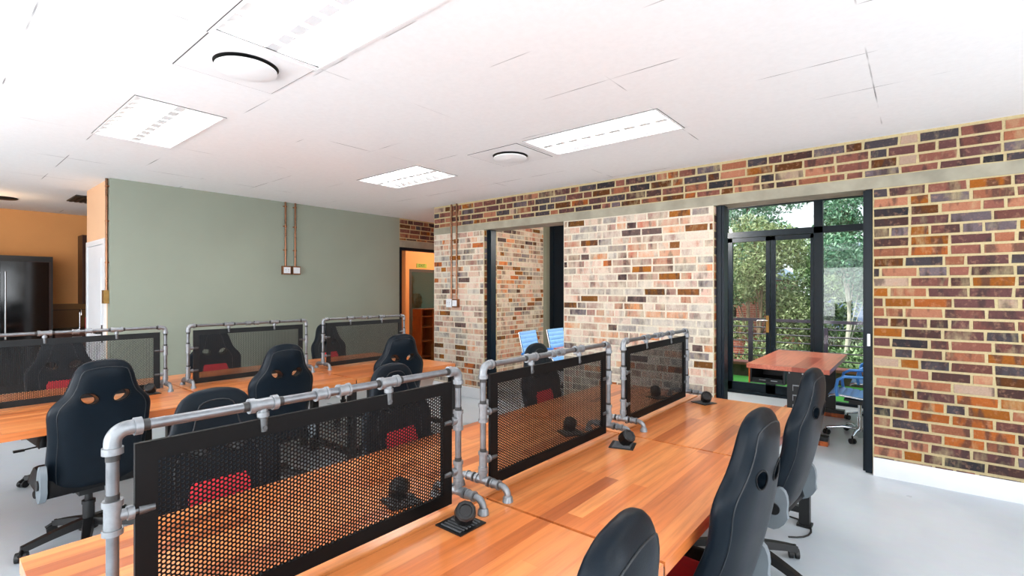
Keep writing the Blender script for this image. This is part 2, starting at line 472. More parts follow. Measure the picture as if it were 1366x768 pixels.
O1 = (-4.67, -3.34)      # opening to the meeting room
O2 = (-1.565, -.287)     # opening with the glazed doors behind
XW = XR+.3
front = lambda a, z, o: (a, YB-o, z)
def glare(a, z):
    # bright light painted into the colour on the wall's left, none over the lintel
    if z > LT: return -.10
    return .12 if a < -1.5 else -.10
core = [(XL, O1[0], YB, YB2, 0, LT), (O1[1], O2[0], YB, YB2, 0, LT), (O2[1], XW, YB, YB2, 0, LT), (XL, XW, YB, YB2, LT2, H)]
brick_mesh('wall_back', [(XL, O1[0], 0, LT), (O1[1], O2[0], 0, LT), (O2[1], XW, .0, LT), (XL, XW, LT2, H)], front, core, glare, 3)
# bricks of the reveals (left side of each opening) and of the free end
brick_mesh('wall_reveal_left', [(YB+.005, YB2-.005, 0, LT)], lambda a, z, o: (O1[0]+.002+o, a, z), [(O1[0]-.05, O1[0]+.002, YB+.003, YB2-.003, 0, LT-.002)], lambda a, z: .0, 5)
brick_mesh('wall_reveal_right', [(YB+.005, YB2-.005, 0, LT)], lambda a, z, o: (O2[0]+.002+o, a, z), [(O2[0]-.05, O2[0]+.002, YB+.003, YB2-.003, 0, LT-.002)], lambda a, z: .0, 6)
# concrete band
b = B(); b.box(XL-.002, XW, YB-.006, YB2+.004, LT, LT2); b.bevel(.003, 1)
struct(b.out('trim_1', M['concrete']))
# meeting-room left wall (brick) and its sage pier
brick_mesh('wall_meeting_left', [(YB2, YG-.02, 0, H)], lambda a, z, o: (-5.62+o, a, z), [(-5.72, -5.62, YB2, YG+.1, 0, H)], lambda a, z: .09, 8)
# brick lintel over the passage opening
brick_mesh('wall_passage_over_opening', [(5.40, 7.1, 2.40, H)], lambda a, z, o: (XS+o, a, z), [(XS-.12, XS, 5.40, 7.1, 2.40, H)], lambda a, z: -.12, 9)
b = B(); b.box(XS-.12, XS+.006, 5.402, 7.1, 2.28, 2.40)
struct(b.out('trim_2', M['concrete']))
b = B(); b.box(XS-.1, XS+.002, 5.402, 7.1, 2.23, 2.28); b.box(XS-.1, XS+.002, 5.402, 5.45, 0, 2.23)
struct(b.out('trim_3', M['black_frame']))

# sage wall and the warm return with a door
b = B(); b.box(XS-.12, XS, 1.40, 5.40, 0, H)
struct(b.out('wall_left', M['sage']))
b = B()
DX0, DX1, DH = -8.02, -7.22, 2.06
b.box(-8.17, DX0, 1.40, 1.52, 0, H); b.box(DX1, XS-.12, 1.40, 1.52, 0, H); b.box(DX0, DX1, 1.40, 1.52, DH, H)
b.box(-8.17, -8.05, 1.52, 5.4, 0, H)
struct(b.out('wall_left_return', M['cream']))
d = B(); d.box(DX0-.06, DX0, 1.375, 1.53, 0, DH+.06); d.box(DX1, DX1+.06, 1.375, 1.53, 0, DH+.06); d.box(DX0, DX1, 1.375, 1.53, DH, DH+.06); d.bevel(.006)
struct(d.out('trim_4', M['white']))
d = B(); d.box(DX0+.004, DX1-.004, 1.388, 1.43, .01, DH-.004)
for zz in ((.2, .95), (1.1, 1.9)):
    d.box(DX0+.13, DX1-.13, 1.382, 1.388, *zz)
d.bevel(.004)
dr = struct(d.out('door_3', M['white']))
d = B(); d.cyl((DX1-.08, 1.388, 1.03), (DX1-.08, 1.335, 1.03), .012); d.box(DX1-.2, DX1-.07, 1.327, 1.343, 1.02, 1.04); d.box(DX1-.1, DX1-.06, 1.380, 1.390, .92, 1.12)
d.out('door_handle', M['plastic_black'], dr, 40)

# outer shell seen only in part
b = B(); b.box(-11.02, -10.9, YF, 5.52, 0, H); struct(b.out('wall_kitchen', M['orange']))
b = B(); b.box(-10.9, -8.17, 5.4, 5.52, 0, H); struct(b.out('wall_kitchen_end', M['orange']))
b = B(); b.box(-9.62, -9.5, 5.52, 7.62, 0, H); b.box(-9.62, -9.5, 7.62, 9.4, 2.04, H); b.box(-9.62, -9.5, 8.72, 9.4, 0, 2.04); struct(b.out('wall_office', M['orange']))
b = B(); b.box(-9.5, XL, 9.4, 9.52, 0, H); struct(b.out('wall_office_end', M['orange']))
b = B(); b.box(-5.84, -5.72, YB2, 9.4, 0, H); struct(b.out('wall_office_right', M['orange']))
b = B(); b.box(-9.6, XS-.12, YB2+.2, YB2+.3, 0, H); struct(b.out('wall_office_near', M['orange']))
b = B(); b.box(-9.62, -5.72, YG+.12, 9.52, -.2, 0); struct(b.out('floor_office', M['floor']))
b = B(); b.box(-9.62, -5.72, YG+.12, 9.52, H, H+.02); struct(b.out('ceiling_office', M['ceiling_white']))
# unseen right wall and wall behind the camera, openings added for fill light
WR = [(-2.4, -.4), (.2, 2.2), (2.7, 4.4)]
b = B(); prev = YF-.12
for a0, a1 in WR:
    b.box(XR, XR+.2, prev, a0, 0, H); b.box(XR, XR+.2, a0, a1, 0, .5); b.box(XR, XR+.2, a0, a1, 2.45, H); prev = a1
b.box(XR, XR+.2, prev, YB, 0, H)
struct(b.out('wall_right', M['plain']))
WF = [(-6.2, -3.9), (-3.4, -1.1), (-.6, 1.7)]
b = B(); prev = -10.9
for a0, a1 in WF:
    b.box(prev, a0, YF-.2, YF, 0, H); b.box(a0, a1, YF-.2, YF, 0, .5); b.box(a0, a1, YF-.2, YF, 2.45, H); prev = a1
b.box(prev, XR, YF-.2, YF, 0, H)
struct(b.out('wall_front', M['plain']))
# meeting room far wall and right wall
b = B(); b.box(-5.62, -2.29, YG-.02, YG+.12, 0, H); struct(b.out('wall_meeting_far', M['sage']))
b = B(); b.box(1.6, 1.75, YB2, YG+.12, 0, H); struct(b.out('wall_meeting_right', M['plain']))

# baseboards
def baseboard(name, x0, x1, y):
    b = B()
    prof = [(0, 0), (.024, 0), (.024, .105), (.019, .118), (.019, .13), (.008, .146), (0, .146)]
    b.prism([(p, z) for p, z in prof], x0, x1, lambda p, z, x: (x, y-p, z))
    return struct(b.out(name, M['white'], None, 30))
baseboard('baseboard_right', O2[1]+.005, XW, YB-.002)
baseboard('baseboard_left', XL, O1[0]-.02, YB-.002)
baseboard('baseboard_back', O1[1]+.02, O2[0]-.02, YB-.002)
b = B(); b.box(XS, XS+.018, 1.40, 5.4, 0, .14); b.bevel(.004, 1); struct(b.out('baseboard_side', M['white']))

# black frames lining the two openings
b = B(); b.box(O1[0]+.01, O1[0]+.088, YB+.055, YB+.16, 0, LT-.002)
b.box(O1[0]+.035, O1[0]+.06, YB+.047, YB+.055, 0, LT-.002); struct(b.out('trim_5', M['black_frame']))
b = B(); b.box(O2[0]+.01, O2[0]+.085, YB+.055, YB+.17, 0, LT-.002); b.box(O2[0]+.03, O2[0]+.06, YB+.045, YB+.055, 0, LT-.002)
struct(b.out('trim_6', M['black_frame']))
b = B(); b.box(O2[1]-.05, O2[1]-.004, YB+.02, YB+.2, 0, LT-.002); b.box(O2[1]-.07, O2[1]-.05, YB+.06, YB+.16, 0, LT-.002)
b.bevel(.003, 1)
fr = struct(b.out('trim_7', M['black_frame']))
b = B(); b.box(O2[1]-.038, O2[1]-.018, YB+.008, YB+.022, 1.06, 1.16); b.out('lock_plate', M['steel'], fr)
# tall dark double door in the far wall of the meeting room
b = B(); b.box(-5.44, -5.36, YG-.06, YG-.02, 0, H-.02); b.box(-4.98, -4.90, YG-.06, YG-.02, 0, H-.02); b.box(-4.46, -4.38, YG-.06, YG-.02, 0, H-.02)
b.box(-5.36, -4.98, YG-.045, YG-.02, 0, H-.02); b.box(-4.90, -4.46, YG-.045, YG-.02, 0, H-.02); b.bevel(.003, 1)
d5 = struct(b.out('door_5', M['black_frame']))
b = B(); b.box(-5.0, -4.98, YG-.10, YG-.06, 1.0, 1.2); b.out('door_handle', M['steel'], d5)

# ------------------------------------------------------------------ glazed doors of the meeting room
def glazing():
    x0, x1 = -2.28, 1.6
    b = B()
    b.box(x0, x0+.075, YG-.03, YG+.05, 0, H)
    b.box(x0, x1, YG-.03, YG+.05, H-.05, H)
    b.box(x0, x1, YG-.035, YG+.055, 2.30, 2.385)
    b.box(-1.09, -.985, YG-.035, YG+.055, 0, H)
    b.box(.05, .15, YG-.035, YG+.055, 0, H)
    b.box(x1-.08, x1, YG-.03, YG+.05, 0, H)
    b.box(x0, x1, YG-.03, YG+.05, 0, .04)
    fr = struct(b.out('window_1', M['black_frame']))
    for (a, c, z0, z1) in ((x0+.075, -1.09, 2.385, H-.05), (-.985, .05, 2.385, H-.05), (.15, x1-.08, 2.385, H-.05), (-.985, .05, .04, 2.3), (.15, x1-.08, .04, 2.3)):
        g = B(); g.box(a, c, YG+.005, YG+.013, z0, z1); g.out('glass_pane', M['glass'], fr)
    for n, (a, c, hs) in enumerate(((x0+.08, -1.63, 1), (-1.62, -1.095, -1))):
        d = B()
        w = .06
        d.box(a, a+(w if hs == 1 else .058), YG-.02, YG+.035, .045, 2.295)
        d.box(c-(.055 if hs == 1 else w*.6), c, YG-.02, YG+.035, .045, 2.295)
        d.box(a, c, YG-.02, YG+.035, 2.235, 2.295); d.box(a, c, YG-.02, YG+.035, .045, .165)
        d.bevel(.003, 1)
        do = struct(d.out('door_%d' % (n+1), M['black_frame']))
        g = B(); g.box(a+.05, c-.03, YG+.003, YG+.011, .16, 2.24); g.out('glass_pane', M['glass'], do)
        if n == 0:
            h = B(); h.box(c-.05, c-.012, YG-.028, YG-.018, .92, 1.16); h.out('handle_plate', M['brass'], do)
            h = B(); h.cyl((c-.031, YG-.02, 1.09), (c-.031, YG-.07, 1.09), .009); h.tube([(c-.031, YG-.065, 1.09), (c-.10, YG-.068, 1.092), (c-.16, YG-.06, 1.086)], .009)
            h.out('lever_handle', M['steel'], do, 40)
glazing()

# outside balcony
b = B(); b.box(-6.5, 4.5, YG+.12, 9.55, -.25, -.015); struct(b.out('floor_balcony', M['turf']))
b = B(); b.box(-6.5, 4.5, 9.5, 9.75, -.25, .19); struct(b.out('wall_balcony_kerb', M['kerb']))
b = B(); b.box(-6.5, 4.5, 9.46, 9.79, .19, .235); b.bevel(.006, 1); struct(b.out('trim_8', M['coping']))
rl = thing('balcony_railing', 'dark balcony railing with five horizontal bars beyond the glazed doors', 'railing', (-1.5, 9.62, .235))
b = B(); b.box(-4.9, 5.9, -.03, .03, .735, .785); b.bevel(.012); b.out('top_rail', M['rail'], rl, 40)
for z in (.12, .25, .38, .51, .63):
    b = B(); b.cyl((-4.9, 0, z), (5.9, 0, z), .011, n=10); b.out('rail_bar', M['rail'], rl, 40)
for x in (-4.2, -2.65, -.83, .32, 1.9, 3.4, 5.0):
    b = B(); b.box(x-.035, x+.035, -.028, .028, 0, .66 if x == .32 else .735); b.out('rail_post', M['rail'], rl)
b = B(); b.box(-30, 25, 9.0, 45, -3.2, -3.0); struct(b.out('ground', M['soil']))

# ------------------------------------------------------------------ trees
def leaves_mesh(name, blobs, n, size, mat, seed):
    r = np.random.default_rng(seed)
    w = np.array([bl[3]*bl[4]*bl[5] for bl in blobs]) ** .8; w /= w.sum()
    idx = r.choice(len(blobs), n, p=w)
    bl = np.array(blobs)[idx]
    d = r.normal(size=(n, 3)); d /= np.linalg.norm(d, axis=1)[:, None]
    rad = (.35 + .65*r.random(n) ** .5)[:, None]
    c = bl[:, :3] + d*rad*bl[:, 3:6]
    ax = r.normal(size=(n, 3)); ax[:, 2] -= .4; ax /= np.linalg.norm(ax, axis=1)[:, None]
    t = r.normal(size=(n, 3)); t -= (t*ax).sum(1)[:, None]*ax; t /= np.linalg.norm(t, axis=1)[:, None]
    nn = np.cross(ax, t)
    s = (size*(.6+.8*r.random(n)))[:, None]
    V = np.stack([c-ax*s, c+t*s*.42+nn*s*.1, c+ax*s, c-t*s*.42+nn*s*.1], 1).reshape(-1, 3)
    me = bpy.data.meshes.new(name)
    me.from_pydata(V.tolist(), [], (np.arange(n*4).reshape(n, 4)).tolist())
    at = me.attributes.new('tone', 'FLOAT', 'FACE')
    at.data.foreach_set('value', np.clip(r.normal(.5, .27, n), 0, 1).tolist())
    me.materials.append(mat)
    return me
def tree(name, label, loc, h, spread, nblob, nleaf, size, leafmat, bark, seed, low=.25, lean=0., tr=.085, br=.028, group='garden trees beyond the balcony'):
    r = random.Random(seed)
    t = thing(name, label, 'tree', loc, 0, group)
    pts = [(lean*(k/8)**1.5*1. + .06*math.sin(k*1.3+seed), .05*math.cos(k*1.7+seed), h*.86*k/8) for k in range(9)]
    b = B(); b.tube(pts, [tr*(1-k/8*.75) for k in range(9)], 10); b.out('trunk', bark, t, 60)
    blobs = []
    bb = B()
    for k in range(nblob):
        f = low + (1-low)*k/max(1, nblob-1)
        a = r.random()*6.283; q = spread*(.35+.65*r.random())*(1.05-f*.55)
        cx, cy, cz = lean*f**1.5 + q*math.cos(a), q*math.sin(a)*.8, h*f
        rr = spread*(.36+.25*r.random())
        blobs.append((cx, cy, cz, rr, rr, rr*.8))
        i = min(8, max(1, int((f-.12)/.86*8)))
        p0 = Vector(pts[i]); p1 = Vector((cx, cy, cz))
        mid = (p0+p1)/2 + Vector((0, 0, .1))
        bb.tube([p0, mid, p1], [br, br*.6, br*.25], 6)
    bb.out('branches', bark, t, 60)
    o = link(bpy.data.objects.new('foliage', leaves_mesh('foliage', blobs, nleaf, size, leafmat, seed)), t)
    o['kind'] = 'stuff'
    return t
Z0 = -3.0
tree('leafy_tree', 'tall leafy tree seen through the left leaf of the glazed doors', (-4.7, 13.9, Z0), 7.6, 1.15, 13, 11000, .05, M['leaf_a'], M['bark'], 11, .38)
tree('leafy_tree', 'dense green tree behind the middle glazed door leaf and left mullion', (-3.0, 13.2, Z0), 6.0, 1.05, 18, 15000, .048, M['leaf_c'], M['bark'], 12, .30)
tree('leafy_tree', 'dark full tree standing behind the middle glass above the table', (-2.1, 15.2, Z0), 5.5, 1.3, 18, 20000, .055, M['leaf_a'], M['bark'], 13, .25)
tree('birch_tree', 'slim tree with pale bare trunk seen through the right glass pane', (-1.2, 12.2, Z0), 7.4, .85, 12, 9000, .045, M['leaf_b'], M['bark_pale'], 14, .62, .12, .06, .012)
tree('leafy_tree', 'blue-green tree at the right edge of the glazed doors', (-.1, 14.2, Z0), 6.8, 1.35, 16, 16000, .05, M['leaf_b'], M['bark'], 15, .35)
tree('leafy_tree', 'pale green tree high behind the upper glass strip', (-4.6, 18.5, Z0), 9.2, 1.9, 16, 10000, .09, M['leaf_b'], M['bark'], 16, .5)
tree('leafy_tree', 'broad tree hidden to the left behind the sage pier', (-7.2, 15.0, Z0), 7.4, 1.6, 16, 8000, .08, M['leaf_a'], M['bark'], 17, .3)
tree('leafy_tree', 'tree to the right beyond the black door post', (1.8, 14.5, Z0), 7.0, 1.6, 16, 8000, .08, M['leaf_c'], M['bark'], 18, .3)
def shrub(label, loc, r0, n, mat, seed):
    rr = random.Random(seed)
    t = thing('shrub', label, 'shrub', loc, 0, 'shrubs below the balcony railing')
    blobs = [(rr.uniform(-1, 1)*r0, rr.uniform(-.5, .5)*r0, r0*(.4+rr.random()*1.3), r0*.6, r0*.6, r0*.55) for _ in range(9)]
    o = link(bpy.data.objects.new('foliage', leaves_mesh('foliage', blobs, int(n*1.3), .048, mat, seed)), t); o['kind'] = 'stuff'
    b = B()
    for k in range(9):
        p = blobs[k]; b.tube([(p[0]*.2, p[1]*.2, 0), (p[0]*.7, p[1]*.7, p[2]*.6), p[:3]], [.03, .02, .008], 6)
    b.out('stems', M['bark'], t, 60)
shrub('olive shrub behind the left bars of the balcony railing', (-3.75, 11.4, -2.2), 1.2, 7000, M['leaf_c'], 31)
shrub('green shrub behind the railing post in the middle', (-2.2, 11.2, -2.5), 1.1, 6500, M['leaf_b'], 32)
shrub('thick shrub behind the right bars of the balcony railing', (-.9, 11.3, -2.2), 1.25, 8000, M['leaf_a'], 33)
# houses beyond
hs = thing('brick_house', 'red brick house showing between the trees on the left', 'house', (-6.0, 20.5, Z0))
b = B(); b.box(-2.2, 2.0, 0, 4, 0, 4.9); b.out('wall', M['far_brick'], hs)
b = B(); b.prism([(-2.6, 4.9), (2.4, 4.9), (-.1, 6.4)], -.3, 4.3, lambda x, z, y: (x, y, z)); b.out('roof', M['slate'], hs)
b = B(); b.box(-.5, .5, -.04, .02, 2.6, 3.9); b.out('window', M['dark_glass'], hs)
hw = thing('garden_wall', 'low red brick garden wall behind the railing in the middle', 'wall', (-3.6, 16.5, Z0))
b = B(); b.box(-.6, 3.4, 0, .25, 0, 3.2); b.out('wall', M['far_brick'], hw)
b = B(); b.box(-.65, 3.45, -.05, .3, 3.2, 3.3); b.out('coping', M['coping'], hw)
h2 = thing('blue_house', 'blue-grey house with pale roof behind the pale trunk on the right', 'house', (-1.4, 19.5, Z0))
b = B(); b.box(-1.0, 3.5, 0, 4, 0, 4.7); b.out('wall', M['blue_wall'], h2)
b = B(); b.prism([(-.35, 4.7), (2, 6.2), (4.35, 4.7)], -1.3, 3.8, lambda y, z, x: (x, y, z)); b.out('roof', M['slate'], h2)
b = B(); b.box(.2, 1.2, -.04, .02, 2.5, 3.8); b.out('window', M['dark_glass'], h2)

# ------------------------------------------------------------------ ceiling lights and vents
LAMP = emis('fluorescent_tube', (1., .98, .95), 14.)
M['reflector'] = pmat('white_louvre_reflector', (236, 238, 240), .3, 0., var=.02)
def lamp(rect, label):
    x0, x1, y0, y1 = rect; cx, cy = (x0+x1)/2, (y0+y1)/2; w, d = (x1-x0)/2, (y1-y0)/2
    t = thing('ceiling_light', label, 'light', (cx, cy, H), 0, 'recessed fluorescent ceiling lights')
    b = B(); hh = .09
    b.box(-w, w, -d, d, hh, hh+.01); b.box(-w, -w+.008, -d, d, -.001, hh); b.box(w-.008, w, -d, d, -.001, hh)
    b.box(-w+.008, w-.008, -d, -d+.008, -.001, hh); b.box(-w+.008, w-.008, d-.008, d, -.001, hh)
    b.out('housing', M['reflector'], t)
    b = B()
    q = .012
    b.box(-w-q, w+q, -d-q, -d+.004, -.006, .0); b.box(-w-q, w+q, d-.004, d+q, -.006, 0.)
    b.box(-w-q, -w+.004, -d, d, -.006, 0.); b.box(w-.004, w+q, -d, d, -.006, 0.)
    b.out('rim', M['ceiling_white'], t)
    b = B(); q2 = .0155
    b.box(-w-q2, w+q2, -d-q2, -d-q, -.003, 0.); b.box(-w-q2, w+q2, d+q, d+q2, -.003, 0.); b.box(-w-q2, -w-q, -d-q, d+q, -.003, 0.); b.box(w+q, w+q2, -d-q, d+q, -.003, 0.)
    b.out('shadow_gap', M['galv_dark'], t)
    for s in (-.5, .5):
        b = B(); b.cyl((-w+.03, s*d, .05), (w-.03, s*d, .05), .026, n=12); b.out('tube', LAMP, t, 40)
    for yy in (-d*.98, 0., d*.98):
        b = B()
        n = 9
        for k in range(n):
            x = -w + (k+.5)*2*w/n
            if yy == 0.: b.prism([(x-.05, .0), (x+.05, .0), (x, .055)], -.05, .05, lambda a, z, y: (a, y*.6, z))
            else:
                s = 1 if yy > 0 else -1
                b.quad((x-.06, yy, 0), (x+.06, yy, 0), (x, yy-s*.11, .035))
                b.quad((x-.06, yy, 0), (x+.06, yy, 0), (x, yy-s*.005, .08))
        b.out('louvre', M['reflector'], t)
lamp(LIGHTS[0], 'large square-louvre ceiling light nearest the camera, beside the big round vent')
lamp(LIGHTS[1], 'recessed ceiling light on the left above the first far desk')
lamp(LIGHTS[2], 'recessed louvred ceiling light nearest the brick wall')
lamp(LIGHTS[3], 'recessed ceiling light in front of the sage wall, left of the small vent')
for i, r_ in enumerate(LIGHTS_BACK):
    lamp(r_, ['recessed ceiling light behind the camera over the near desk row', 'recessed ceiling light behind the camera on the left', 'recessed ceiling light behind the camera on the right',
              'recessed ceiling light over the open floor beside the near desks', 'recessed ceiling light over the open floor near the baseboard'][i])
def vent(c, label):
    t = thing('ceiling_air_vent', label, 'vent', (c[0], c[1], H), 0, 'round ceiling air vents')
    b = B(); n = 48
    # square plate with a round hole
    outer = []; inner = []
    for k in range(n):
        a = 2*math.pi*k/n; ca, sa = math.cos(a), math.sin(a); m = max(abs(ca), abs(sa))
        outer.append(b.bm.verts.new((.29*ca/m, .268*sa/m, -.004))); inner.append(b.bm.verts.new((.165*ca, .165*sa, -.004)))
    up = [b.bm.verts.new((v.co.x*1.0, v.co.y, 0.)) for v in outer]
    for k in range(n):
        j = (k+1) % n
        b.bm.faces.new([outer[k], outer[j], inner[j], inner[k]]); b.bm.faces.new([outer[k], outer[j], up[j], up[k]])
    b.out('plate', M['ceiling_white'], t)
    b = B()
    b.box(-.294, .294, -.272, -.268, -.003, 0.); b.box(-.294, .294, .268, .272, -.003, 0.); b.box(-.294, -.29, -.268, .268, -.003, 0.); b.box(.29, .294, -.268, .268, -.003, 0.)
    b.out('shadow_gap', M['galv_dark'], t)
    b = B(); b.cyl((0, 0, -.003), (0, 0, -.001), .1655, n=48); b.out('throat', M['plastic_black'], t)
    b = B(); b.lathe([(.148, -.016), (.157, -.022), (.157, -.03), (.13, -.037), (.07, -.043), (0, -.045)], n=48); b.out('disc', M['ceiling_white'], t, 40)
    b = B(); b.cyl((0, 0, -.02), (0, 0, -.002), .012); b.out('stem', M['steel'], t, 40)
vent(VENTS[0], 'big round air vent disc in a square plate beside the nearest ceiling light')
vent(VENTS[1], 'small round air vent disc between the two farther ceiling lights')
gr = thing('ceiling_grille', 'dark square air grille in the kitchen ceiling by the corner', 'vent', (-8.9, 1.62, H))
b = B(); b.box(-.32, .32, -.26, .26, -.012, 0.); b.out('frame', M['grille'], gr)
for k in range(9):
    b = B(); b.box(-.3, .3, -.235+.055*k, -.205+.055*k, -.02, -.012); b.out('slat', M['plastic_black'], gr)
sd = thing('ceiling_speaker', 'dark round fitting in the kitchen ceiling at the left edge', 'speaker', (-9.6, .78, H))
b = B(); b.lathe([(.13, 0), (.14, -.01), (.12, -.022), (0, -.03)], n=24); b.out('cone', M['plastic_black'], sd, 40)

# ------------------------------------------------------------------ copper conduits and sockets
def conduit(label, top, bottom, wall, r=.013):
    """vertical pipe; wall: unit normal out of the wall"""
    n = Vector(wall)
    t = thing('copper_conduit', label, 'pipe', (top[0], top[1], bottom), 0, 'copper conduits down the walls')
    o = n*(r+.006); L = top[2]-bottom
    b = B(); b.cyl((o.x, o.y, 0), (o.x, o.y, L), r, n=14); b.out('pipe', M['copper'], t, 40)
    for z in (L*.25, L*.62, L*.93):
        b = B(); b.cyl((o.x, o.y, z-.008), (o.x, o.y, z+.008), r+.004, n=14)
        s = Vector((-n.y, n.x, 0))*.03
        a, c = -s, s
        b.box(min(a.x, c.x) - abs(n.x)*.0, max(a.x, c.x) + abs(n.x)*.006, min(a.y, c.y)-abs(n.y)*.006, max(a.y, c.y), z-.008, z+.008)
        b.out('clip', M['copper_box'], t)
    return t
def socket(label, p, wall, face=True, w=.058, h=.06, slots=True, mat=None):
    """p: centre on wall"""
    n = Vector(wall); ang = math.atan2(n.y, n.x)
    t = thing('wall_socket', label, 'socket', p, ang, 'wall sockets at the foot of the conduits')
    b = B(); b.box(.001, .05, -w, w, -h, h); b.bevel(.005); b.out('box', mat or M['copper_box'], t)
    if face:
        b = B(); b.box(.05, .057, -w*.8, w*.8, -h*.72, h*.72); b.bevel(.003); f = b.out('faceplate', M['white'], t)
        b = B()
        if slots:
            for yy in (-.02, .02): b.box(.0565, .0585, yy-.004, yy+.004, .004, .014); b.box(.0565, .0585, yy-.002, yy+.006, -.014, -.008)
        else: b.box(.0565, .059, -.02, .02, -.02, .02)
        b.out('socket_holes' if slots else 'switch_rocker', M['socket_dark'] if slots else M['white'], t)
    return t
conduit('left copper conduit pipe on the sage wall above the socket', (XS, 3.379, H), 1.87, (1, 0, 0))
conduit('right copper conduit pipe on the sage wall above the blank plate', (XS, 3.522, H), 1.87, (1, 0, 0))
socket('twin-hole white socket in copper box on the sage wall, left of the pair', (XS, 3.385, 1.81), (1, 0, 0))
socket('plain white plate in copper box on the sage wall, right of the pair', (XS, 3.527, 1.81), (1, 0, 0), slots=False)
conduit('left copper conduit pipe on the brick wall by its free corner', (-5.30, YB, H), 1.39, (0, -1, 0))
conduit('right copper conduit pipe on the brick wall beside the meeting room opening', (-5.19, YB, H), 1.39, (0, -1, 0))
socket('white socket on the brick wall, left of its pair', (-5.325, YB, 1.335), (0, -1, 0), w=.055, mat=M['white'])
socket('copper framed switch on the brick wall, right of its pair', (-5.20, YB, 1.335), (0, -1, 0), slots=False, w=.055)
conduit('copper conduit pipe down the warm pier edge at the corner of the sage wall', (-7.06, 1.40, H), 1.52, (0, -1, 0))
socket('small brass box low on the warm pier edge beside the white door', (-7.085, 1.40, 1.45), (0, -1, 0), face=False, w=.045, h=.075, mat=M['brass'])

# ------------------------------------------------------------------ desks
TH = .042
def desk(label, x0, x1, y0, y1, legs, outer, group):
    """outer: +1 if the free edge is at x1, -1 at x0"""
    g = .0065
    t = thing('desk', label, 'desk', ((x0+x1)/2, (y0+y1)/2, 0), 0, group)
    hx, hy = (x1-x0)/2, (y1-y0)/2
    b = B(); b.box(-hx+g, hx-g, -hy+g, hy-g, .74-TH, .74); b.bevel(.004)
    b.out('tabletop', M['desk'], t, 30)
    # dark edging in the grooves between the tops
    s = -outer
    b = B(); b.box(*sorted((s*(hx-g), s*hx)), -hy+g, hy-g, .74-TH, .732); b.out('edging', M['groove'], t)
    b = B(); b.box(-hx+g, hx-g, hy-g, hy, .74-TH, .728); b.out('edging', M['groove'], t)
    for ly in legs:
        y = ly-(y0+y1)/2
        xo = outer*(hx-.008); xi = -outer*(hx-.10)
        for xx in (xo, xi):
            b = B(); b.box(xx-.03, xx+.03, y-.03, y+.03, .012, .74-TH); b.bevel(.004, 1)
            l = b.out('leg', M['black_steel'], t)
            f = B(); f.box(xx-.042, xx+.042, y-.042, y+.042, 0, .014); f.bevel(.004, 1); f.out('foot_plate', M['plastic_black'], l)
        for z0, z1 in ((.62, .69), (.08, .12)):
            b = B(); b.box(min(xi, xo)+.03, max(xi, xo)-.03, y-.02, y+.02, z0, z1); b.out('crossbar', M['black_steel'], t)
    b = B(); b.box(-.02-outer*hx*.3, .02-outer*hx*.3, -hy+.08, hy-.08, .64, .69); b.out('rail', M['black_steel'], t)
    return t
NY = [.19, 1.375, 2.465, 3.73]
NXL, NXG, NXR = -2.04, -1.262, -.557
FY = [.10, 1.37, 2.49, 3.70]
FXL, FXG, FXR = -5.32, -4.57, -3.825
nm = ['first', 'second', 'third']
near_l = ['near row desk with its corner at the bottom left of the photo', 'near row middle desk on the left side of its mesh screen', 'near row desk by the brick wall on the left side of its screen']
near_r = ['nearest orange wood desk at the bottom, with a round knot in its top', 'middle near row desk on the right of its mesh screen', 'near row desk at the brick wall end, right of its screen']
far_l = ['far row desk behind the longest mesh screen at the left edge', 'far row middle desk behind the mesh screen before the sage wall', 'far row desk behind the screen nearest the passage']
far_r = ['far row desk in front of the screen cut by the left edge', 'far row middle desk in front of its mesh screen', 'far row end desk whose corner points at the brick wall']
for i in range(3):
    lg = ([NY[0]+.06] if i == 0 else []) + [NY[i+1]-(.055 if i == 2 else .048)]
    desk(near_l[i], NXL, NXG, NY[i], NY[i+1], lg, -1, 'near row of desks')
    desk(near_r[i], NXG, NXR, NY[i], NY[i+1], lg, 1, 'near row of desks')
    lg = ([FY[0]+.06] if i == 0 else []) + [FY[i+1]-(.055 if i == 2 else .048)]
    desk(far_l[i], FXL, FXG, FY[i], FY[i+1], lg, -1, 'far row of desks')
    desk(far_r[i], FXG, FXR, FY[i], FY[i+1], lg, 1, 'far row of desks')

# ------------------------------------------------------------------ mesh privacy screens on pipe stands
def perforated(W, Hh, z0, p, r, th):
    """flat-top hexagon cells with a round hole each; real holes, both faces and hole walls"""
    cs = p*math.sqrt(3)/2
    nx, nz = int(W/cs), int(Hh/p)
    R6 = p/math.sqrt(3)
    vid, V, F = {}, [], []
    def vert(y, z, s):
        k = (round(y, 5), round(z, 5), s)
        if k not in vid: vid[k] = len(V); V.append((s*th/2, y, z))
        return vid[k]
    for i in range(nx):
        for j in range(nz):
            cy = -W/2 + (i+.5)*W/nx; cz = z0 + (j+.5+(.5 if i % 2 else 0.)-.25)*p
            cor = [(cy+R6*math.cos(R(60*k)), cz+R6*math.sin(R(60*k))) for k in range(6)]
            # snap the corners so neighbours share them
            hol = [(cy+r*math.cos(R(30*k)), cz+r*math.sin(R(30*k))) for k in range(12)]
            hv = {}
            for s in (-1, 1):
                c = [vert(a, b_, s) for a, b_ in cor]; h = []
                for a, b_ in hol: V.append((s*th/2, a, b_)); h.append(len(V)-1)
                hv[s] = h
                for k in range(6):
                    k2 = (k+1) % 6
                    f = [c[k], c[k2], h[2*k2], h[2*k+1], h[2*k]]
                    F.append(f if s > 0 else f[::-1])
            for k in range(12):
                k2 = (k+1) % 12
                F.append([hv[1][k], hv[1][k2], hv[-1][k2], hv[-1][k]])
    me = bpy.data.meshes.new('mesh_panel'); me.from_pydata(V, [], F); me.update()
    return me
